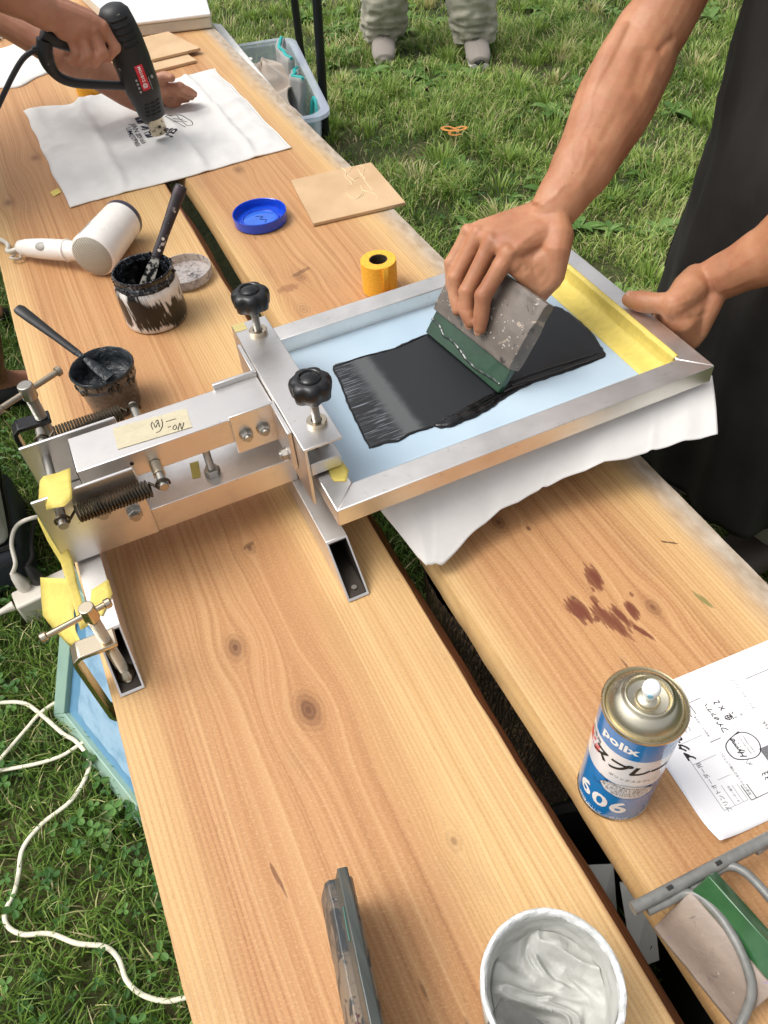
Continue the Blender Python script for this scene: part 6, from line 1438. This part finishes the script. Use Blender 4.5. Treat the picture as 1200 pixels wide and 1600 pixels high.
hi2 = sculpt(hi2, [([(1106,436),(1112,446),(1118,458)], .0022, -.0016), ([(1112,430),(1120,442),(1126,455)], .0020, -.0010), ([(1110,436),(1128,430),(1150,418),(1180,400)], .0034, .0014), ([(1118,456),(1150,446),(1190,428)], .0034, .0014),
    ([(1042,476),(1060,470),(1078,462)], .0022, -.0010), ([(1050,484),(1068,478),(1086,470)], .0022, -.0010), ([(1060,500),(1085,496),(1110,486)], .0030, -.0018), ([(1012,470),(1015,478),(1016,486)], .0016, -.0009), ([(1018,469),(1021,478),(1022,486)], .0016, -.0008), ([(1075,460),(1090,480),(1096,500)], .0035, .0010)])
def coarse_body(c, face, hgt, arms=(), voxel=.014, legs=None, lean=(0,0)):
    # torso, neck, head and legs; c = point on the ground between the feet, face = unit direction looked at
    f = Vector((face[0], face[1], 0)).normalized(); s_ = Vector((-f.y, f.x, 0)); k = hgt/1.72; c = Vector(c); mb = MB(); ln = Vector((lean[0], lean[1], 0))
    P = lambda a, b, z: c+f*(a*k)+s_*(b*k)+Vector((0,0,z*k))+ln*max(0, (z-.9)/.8)
    mb.tube([P(0,0,.84), P(0,0,.95), P(0,0,1.10), P(0,0,1.28), P(0,0,1.40), P(0,0,1.45)], [(.165*k,.10*k), (.165*k,.105*k), (.145*k,.10*k), (.175*k,.115*k), (.175*k,.09*k), (.08*k,.07*k)], 24, side=s_)
    mb.tube([P(.01,0,1.40), P(.02,0,1.53)], [.058*k, .054*k], 16)
    mb.sphere(P(.03,0,1.61), .095*k, 20, 14, (1, .82, 1.22), Matrix((f, s_, Vector((0,0,1)))).transposed()); mb.sphere(P(.12,0,1.60), .017*k, 10, 8); mb.sphere(P(.085,0,1.525), .035*k, 12, 9)
    for sg in (1, -1): mb.sphere(P(.02, sg*.080, 1.60), .026*k, 10, 8, (.8, .4, 1.2))
    lg = legs or [[P(0, sg*.09, .88), P(.02, sg*.10, .50), P(-.01, sg*.11, .10), P(-.01, sg*.11, .06)] for sg in (1, -1)]
    for L in lg:
        mb.tube([L[0], L[0].lerp(L[1], .5), L[1], L[1].lerp(L[2], .35), L[2]], [.088*k, .074*k, .056*k, .058*k, .036*k], 18); mb.sphere(L[1], .057*k, 14, 10)
        ft_ = L[2]+Vector((0,0,-.03)); mb.tube([ft_-f*.05*k, ft_+f*.05*k+Vector((0,0,-.015)), ft_+f*.16*k+Vector((0,0,-.035))], [(.035*k,.032*k), (.042*k,.030*k), (.038*k,.016*k)], 14, side=s_)
    for A in arms: limb(mb, A[0], A[1], 16, 4)
    return mb, P, lg
cb, Pp, lgs = coarse_body((.985, .69, GZ), (-1, 0), 1.72)
body_object('body', [hi1, hi2, remesh(cb, .016, 2)], SKIN1, pr_)
for (c, al) in ((Vector(J['index'][3])+Vector((-.0050,-.0030,-.0010)), Vector(J['index'][3])-Vector(J['index'][2])), (Vector(J['middle'][3])+Vector((-.0048,-.0022,-.002)), Vector(J['middle'][3])-Vector(J['middle'][2]))):
    nail(c, Vector((-.75,-.55,.18)), al, .0050, pr_)
nail(TL[3]+Vector((-.0014, -.0008, .0086)), Vector((-.30, -.15, .9)), TL[3]-TL[2], .0062, pr_)
BLK = NT('apron_black'); n1 = BLK.noise(BLK.co, 9, 4); n2 = BLK.noise(BLK.scale(BLK.co, (60, 60, 12)), 1, 4); n3 = BLK.noise(BLK.co, 900, 2)
BLK.set(Base_Color=BLK.ramp(n1, [(.3, srgb(28,26,25)), (.7, srgb(42,39,37))]), Roughness=.72, Specular_IOR_Level=.4); BLK.bump(BLK.math('ADD', n2, BLK.math('MULTIPLY', n3, .3)), .35, .003)
KHA = cloth_mat('khaki_trousers', (150,146,128), .02); DKT = cloth_mat('dark_shirt', (40,40,44), .0)
def apron_pt(u, z, off=0.):
    a = math.pi+R_(118)*(2*u-1); fl = 1+.20*max(0, (.22-z)/.5)
    rx, ry = .135*fl+off, .190*fl+off
    lower = max(0, min(1, (.25-z)/.5)); fold = (.010*math.sin(7*a+1.2+z*2)+.005*math.sin(17*a+z*7))*(.25+.9*lower)+.006*mnoise.noise(Vector((a*3, z*6, 2)))+.006*(1-abs(mnoise.noise(Vector((a*4+z*3, z*5-a, 6))))*2.5)
    if z > .40: rx *= 1+.0*z
    return Vector((.945+(rx+fold)*math.cos(a), .69+(ry+fold)*math.sin(a), z))
MB().grid(lambda u, v: apron_pt(u, .66-.95*v), 90, 90).build('apron', BLK.mat, pr_, smooth=120, solid=.003)
MB().tube([apron_pt(.20, z, .003) for z in np.linspace(.45, -.02, 40)], .0016, 6).build('apron_seam', BLK.mat, pr_, smooth=80)
tr = MB()
for L in lgs: tr.tube([L[0]+Vector((0,0,.05)), L[0].lerp(L[1], .5), L[1], L[1].lerp(L[2], .5), L[2]+Vector((0,0,.02))], [.112, .100, .088, .086, .084], 20)
body_object('trousers', [remesh(tr, .014, 3)], KHA, pr_)
tr = MB(); tr.tube([Pp(0,0,.86), Pp(0,0,1.0), Pp(0,0,1.28), Pp(0,0,1.40), Pp(0,0,1.46)], [(.180,.120), (.175,.118), (.192,.130), (.19,.105), (.09,.08)], 24, side=(0,1,0))
tr.tube([Vector((.93,.86,.76)), Vector((.885,.868,.66))], [.075, .070], 16); tr.tube([Vector((.945,.53,.76)), Vector((.937,.48,.62))], [.075, .068], 16)
body_object('shirt', [remesh(tr, .012, 3)], DKT, pr_)
SHO = plain('shoe_brown', (70,60,52), .6)
for L in lgs:
    q = L[2]+Vector((0,0,-.045)); MB().tube([q+Vector((.075,0,.0)), q+Vector((.02,0,.01)), q+Vector((-.08,0,-.005)), q+Vector((-.17,0,-.02)), q+Vector((-.195,0,-.025))], [(.034,.040), (.045,.050), (.047,.034), (.043,.022), (.02,.015)], 18, side=(0,1,0)).build('shoe', SHO, pr_, smooth=80)
hair = MB(); hair.sphere(Pp(.015, 0, 1.65), .103, 20, 12, (1, .86, 1.0)); body_object('hair', [remesh(hair, .012, 1)], plain('hair_black', (24,20,18), .6), pr_)

# ---- the person with the heat gun
gpn = thing('person', 'person drying the white tote with a heat gun, one hand on the cloth', 'person', (-.42, 1.92, GZ))
H2 = MB()
def gq(x, y, yy): return pxp(x, y, (0, yy, 0), (0, 1, 0))
WG = gq(84, 26, 1.772)
FG = dict(index=[gq(160,42,1.770), gq(180,74,1.764), gq(168,89,1.768), gq(155,92,1.774)], middle=[gq(146,47,1.764), gq(160,82,1.752), gq(148,97,1.756), gq(137,98,1.766)],
          ring=[gq(129,53,1.764), gq(139,86,1.754), gq(129,98,1.760), gq(119,97,1.770)], pinky=[gq(110,56,1.768), gq(120,84,1.762), gq(112,94,1.768), gq(105,92,1.776)])
for nme, r in (('index', .0112), ('middle', .0115), ('ring', .0110), ('pinky', .0100)): finger(H2, FG[nme], r)
acg = (Vector(FG['pinky'][0])-Vector(FG['index'][0])).normalized(); mdg = (Vector(FG['middle'][0])-WG).normalized(); dg_ = acg.cross(mdg).normalized(); dg_ = dg_ if dg_.y < 0 else -dg_
palm(H2, WG, [FG[k][0] for k in ('index', 'middle', 'ring', 'pinky')], Vector((.35, .2, -.9)), dg_, .0165, .022)
for nme in ('index', 'middle', 'ring', 'pinky'): H2.sphere(Vector(FG[nme][0])+dg_*.004, .0112, 12, 9)
H2.tube([WG+Vector((.01,.02,.01)), gq(140,30,1.80), gq(165,48,1.815), gq(172,66,1.815)], [.020, .017, .0125, .0105], 14)     # thumb round the back
limb(H2, [WG, gq(52, 6, 1.772), gq(0, -25, 1.775), gq(-110, -90, 1.79), Vector((-.20, 1.86, .44))], [(.0300, .0270), (.0340, .0310), (.0430, .0380), (.050, .048), (.050, .050)], 22, 6, side=(.4, 0, 1))
limb(H2, [Vector((-.20, 1.86, .44)), Vector((-.32, 1.84, .62)), Vector((-.40, 1.76, .78))], [.050, .055, .062], 20, 5)
hg1 = remesh(H2, .0024, 4, .5)
H3 = MB(); WH_ = px(222, 158, .040)
K = [Vector(px(262, 138, .062)), Vector(px(258, 144, .046)), Vector(px(252, 152, .033)), Vector(px(246, 160, .022))]
FT = [[K[0], px(281, 136, .066), px(293, 142, .050), px(303, 147, .036)], [K[1], px(278, 143, .050), px(290, 148, .036), px(299, 151, .026)], [K[2], px(272, 151, .034), px(284, 154, .024), px(292, 155, .018)], [K[3], px(262, 161, .024), px(271, 163, .018), px(278, 163, .014)]]
for f_, r in zip(FT, (.0108, .0108, .0102, .0092)): finger(H3, f_, r)
palm(H3, WH_, K, (K[3]-K[0]).normalized(), Vector((0,0,1)), .0145, .018)
T3 = [WH_+Vector((.006, .03, .022)), px(246, 124, .085), px(258, 119, .090), px(268, 122, .088)]
H3.tube([WH_+Vector((0,.01,.006)), T3[0], T3[1]], [.017, .0165, .0125], 14); H3.tube([T3[1], T3[2], T3[3]], [.0125, .0115, .0085], 12); H3.sphere(T3[3], .0088, 10, 8)
limb(H3, [WH_, px(188, 138, .075), px(140, 104, .13), px(85, 70, .19), Vector((-.10, 2.22, .33))], [(.027, .025), (.031, .028), (.037, .034), (.042, .040), (.048, .046)], 20, 6, side=(0, .3, 1))
limb(H3, [Vector((-.10, 2.22, .33)), Vector((-.28, 2.16, .58)), Vector((-.42, 2.10, .78))], [.048, .054, .062], 20, 5)
hg2 = remesh(H3, .0026, 4, .5)
ank = px(14, 588, -.43); knee = px(-14, 468, -.06)
leg1 = [Vector((-.44, 1.86, .36)), Vector((knee.x-.06, knee.y, knee.z)), Vector((ank.x-.035, ank.y, ank.z+.02)), ank]
leg2 = [Vector((-.46, 2.02, .36)), Vector((-.36, 2.16, -.02)), Vector((-.40, 2.20, -.42)), Vector((-.40, 2.2, -.44))]
cb, Pg, lg2 = coarse_body((-.50, 1.94, GZ), (1, -.05), 1.68, legs=[leg1, leg2], lean=(.10, 0))
body_object('body', [hg1, hg2, remesh(cb, .014, 2)], SKIN2, gpn)
rg = MB(); c_ = FT[1][0].lerp(FT[1][1], .45); dd = (Vector(FT[1][1])-Vector(FT[1][0])).normalized(); u_ = dd.cross(Vector((0,0,1))).normalized(); w_ = dd.cross(u_)
rg.tube([c_+u_*(.0112*math.cos(a))+w_*(.0112*math.sin(a)) for a in [i*math.pi/12 for i in range(24)]], .0014, 8, closed=True)
rg = rg.build('finger_ring', NICKEL, origin=tuple(c_), smooth=80); tag(rg, 'plain metal ring on the hand resting on the white tote', 'ring')
tr = MB()
for L in lg2: tr.tube([L[0]+Vector((0,0,.04)), L[0].lerp(L[1], .5), L[1].lerp(L[0], .12)], [.120, .108, .095], 20)
tr.tube([Pg(0,0,.82), Pg(0,0,.98)], [(.18,.125), (.165,.11)], 20, side=(0,1,0)); body_object('shorts', [remesh(tr, .014, 3)], DKT, gpn)
tr = MB(); tr.tube([Pg(0,0,.92), Pg(0,0,1.05), Pg(0,0,1.28), Pg(0,0,1.40), Pg(0,0,1.46)], [(.178,.122), (.172,.118), (.19,.13), (.188,.105), (.09,.08)], 24, side=(0,1,0))
tr.tube([Vector((-.40,1.76,.78)), Vector((-.345,1.815,.66))], [.078, .072], 16); tr.tube([Vector((-.42,2.10,.78)), Vector((-.31,2.15,.63))], [.078, .070], 16); body_object('shirt', [remesh(tr, .012, 3)], cloth_mat('grey_shirt', (120,122,126), .0), gpn)
hair = MB(); hair.sphere(Pg(.015, 0, 1.65), .103, 20, 12, (1, .86, 1.0)); body_object('hair', [remesh(hair, .012, 1)], plain('hair_black', (24,20,18), .6), gpn)
for L in lg2:
    q = L[3]+Vector((0,0,-.045)); MB().tube([q+Vector((-.085,0,-.005)), q+Vector((-.03,0,.012)), q+Vector((.05,-.003,.0)), q+Vector((.13,-.006,-.012)), q+Vector((.165,-.008,-.018))], [(.036,.036), (.046,.046), (.048,.034), (.044,.024), (.02,.016)], 18, side=(0,1,0)).build('shoe', plain('shoe_black', (26,25,25), .6), gpn, smooth=80)

# ---- bystander on the lawn: loose khaki trousers, pale trainers
byp = thing('person', 'bystander on the lawn in loose khaki trousers and pale trainers', 'person', (1.61, 3.24, GZ))
fl = Vector((px(600, 88, GZ).x, px(600, 88, GZ).y, GZ)); frr = Vector((px(744, 92, GZ).x, px(744, 92, GZ).y, GZ))
fd = Vector((-.40, -.92, 0)).normalized(); sd2 = Vector((-fd.y, fd.x, 0))
fl += -fd*.06; frr += -fd*.06; mid = (fl+frr)/2
hipc = mid+Vector((0,0,.90))
legs3 = [[hipc+sd2*(-.09 if (p-mid).dot(sd2) < 0 else .09), p.lerp(hipc+sd2*(.09 if (p-mid).dot(sd2) > 0 else -.09), .52)+fd*.03, p+Vector((0,0,.09)), p+Vector((0,0,.06))] for p in (fl, frr)]
cb, Pb, lg3 = coarse_body(tuple(mid), tuple(fd), 1.74, legs=legs3, arms=[([hipc+Vector((0,0,.50))+sd2*.18*s_, hipc+Vector((0,0,.22))+sd2*.24*s_, hipc+Vector((0,0,.0))+sd2*.24*s_+fd*.08, hipc+Vector((0,0,-.08))+sd2*.23*s_+fd*.10], [.052, .044, .034, .036]) for s_ in (1, -1)])
body_object('body', [remesh(cb, .014, 2)], SKIN2, byp)
KH2 = cloth_mat('stone_trousers', (176,172,156), .02)
pieces = []
for L in lg3:
    vs = []; fs = []; n = 56; k = 90
    a0, a1, a2 = L[0], L[1], L[2]+Vector((0,0,-.035))
    for i in range(k+1):
        t = i/k; c = a0.lerp(a1, t/.5) if t < .5 else a1.lerp(a2, (t-.5)/.5); r0 = np.interp(t, [0, .3, .5, .8, .93, 1.], [.12, .108, .098, .094, .086, .068])
        bunch = max(0, (t-.70)/.30)
        for j in range(n):
            a = 2*math.pi*j/n; q = Vector((math.cos(a), math.sin(a), 0))
            wv = .022*bunch*(1-abs(mnoise.noise(Vector((math.cos(a)*1.1, math.sin(a)*1.1, t*34+a*.5+L[0].x*5))))*2.4)+.013*mnoise.noise(Vector((math.cos(a)*2, math.sin(a)*2, t*9+L[0].x*7)))+.008*mnoise.noise(Vector((math.cos(a)*5, math.sin(a)*5, t*16)))
            vs.append(c+(sd2*math.cos(a)*1.0+fd*math.sin(a)*.95)*(r0+wv))
    for i in range(k):
        for j in range(n): fs.append((i*n+j, i*n+(j+1) % n, (i+1)*n+(j+1) % n, (i+1)*n+j))
    pieces.append((np.array([tuple(v) for v in vs]), fs))
body_object('trousers', pieces, KH2, byp)
tr = MB(); tr.tube([Pb(0,0,.84), Pb(0,0,1.05), Pb(0,0,1.28), Pb(0,0,1.41), Pb(0,0,1.46)], [(.182,.122), (.172,.118), (.19,.13), (.188,.105), (.09,.08)], 24, side=sd2); body_object('shirt', [remesh(tr, .014, 3)], cloth_mat('white_shirt', (210,210,206), .0), byp)
hair = MB(); hair.sphere(Pb(.015, 0, 1.65), .105, 20, 12); body_object('hair', [remesh(hair, .014, 1)], plain('hair_black', (24,20,18), .6), byp)
PT = cloth_mat('trainer_mesh', (150,142,134), .0); SOLE = plain('sole_pale', (206,202,192), .5); DK = plain('toe_dark', (40,40,42), .6)
for p in (fl, frr):
    q = p+Vector((0,0,.042)); sh = MB()
    sh.tube(catmull([q-fd*.09, q-fd*.04+Vector((0,0,.022)), q+fd*.03+Vector((0,0,.018)), q+fd*.10+Vector((0,0,.004)), q+fd*.155+Vector((0,0,-.006)), q+fd*.185+Vector((0,0,-.012))], 4), [(.036+.014*math.sin(min(1, i/12)*1.57)-(.018*max(0, (i-13)/7)**2), .046-.0012*i) for i in range(21)], 20, side=sd2)
    s_ = sh.build('shoe', PT, byp, smooth=80)
    so = MB(); so.tube(catmull([q-fd*.10+Vector((0,0,-.03)), q+Vector((0,0,-.03)), q+fd*.1+Vector((0,0,-.031)), q+fd*.19+Vector((0,0,-.026))], 5), [(.044-.0008*abs(i-8), .012) for i in range(16)], 18, side=sd2); so.build('sole', SOLE, s_, smooth=60)
    tp = MB(); tp.sphere(q+fd*.165+Vector((0,0,-.012)), .030, 14, 9, (1, 1, .62)); tp.build('toe_cap', DK if p is frr else PT, s_, smooth=60)
    lc = MB()
    for k in range(4): lc.tube(catmull([q+fd*(.03+.022*k)-sd2*.022+Vector((0,0,.050-.010*k)), q+fd*(.04+.022*k)+Vector((0,0,.060-.010*k)), q+fd*(.03+.022*k)+sd2*.022+Vector((0,0,.050-.010*k))], 4), .0028, 6)
    lc.build('lace', DK, s_, smooth=60)
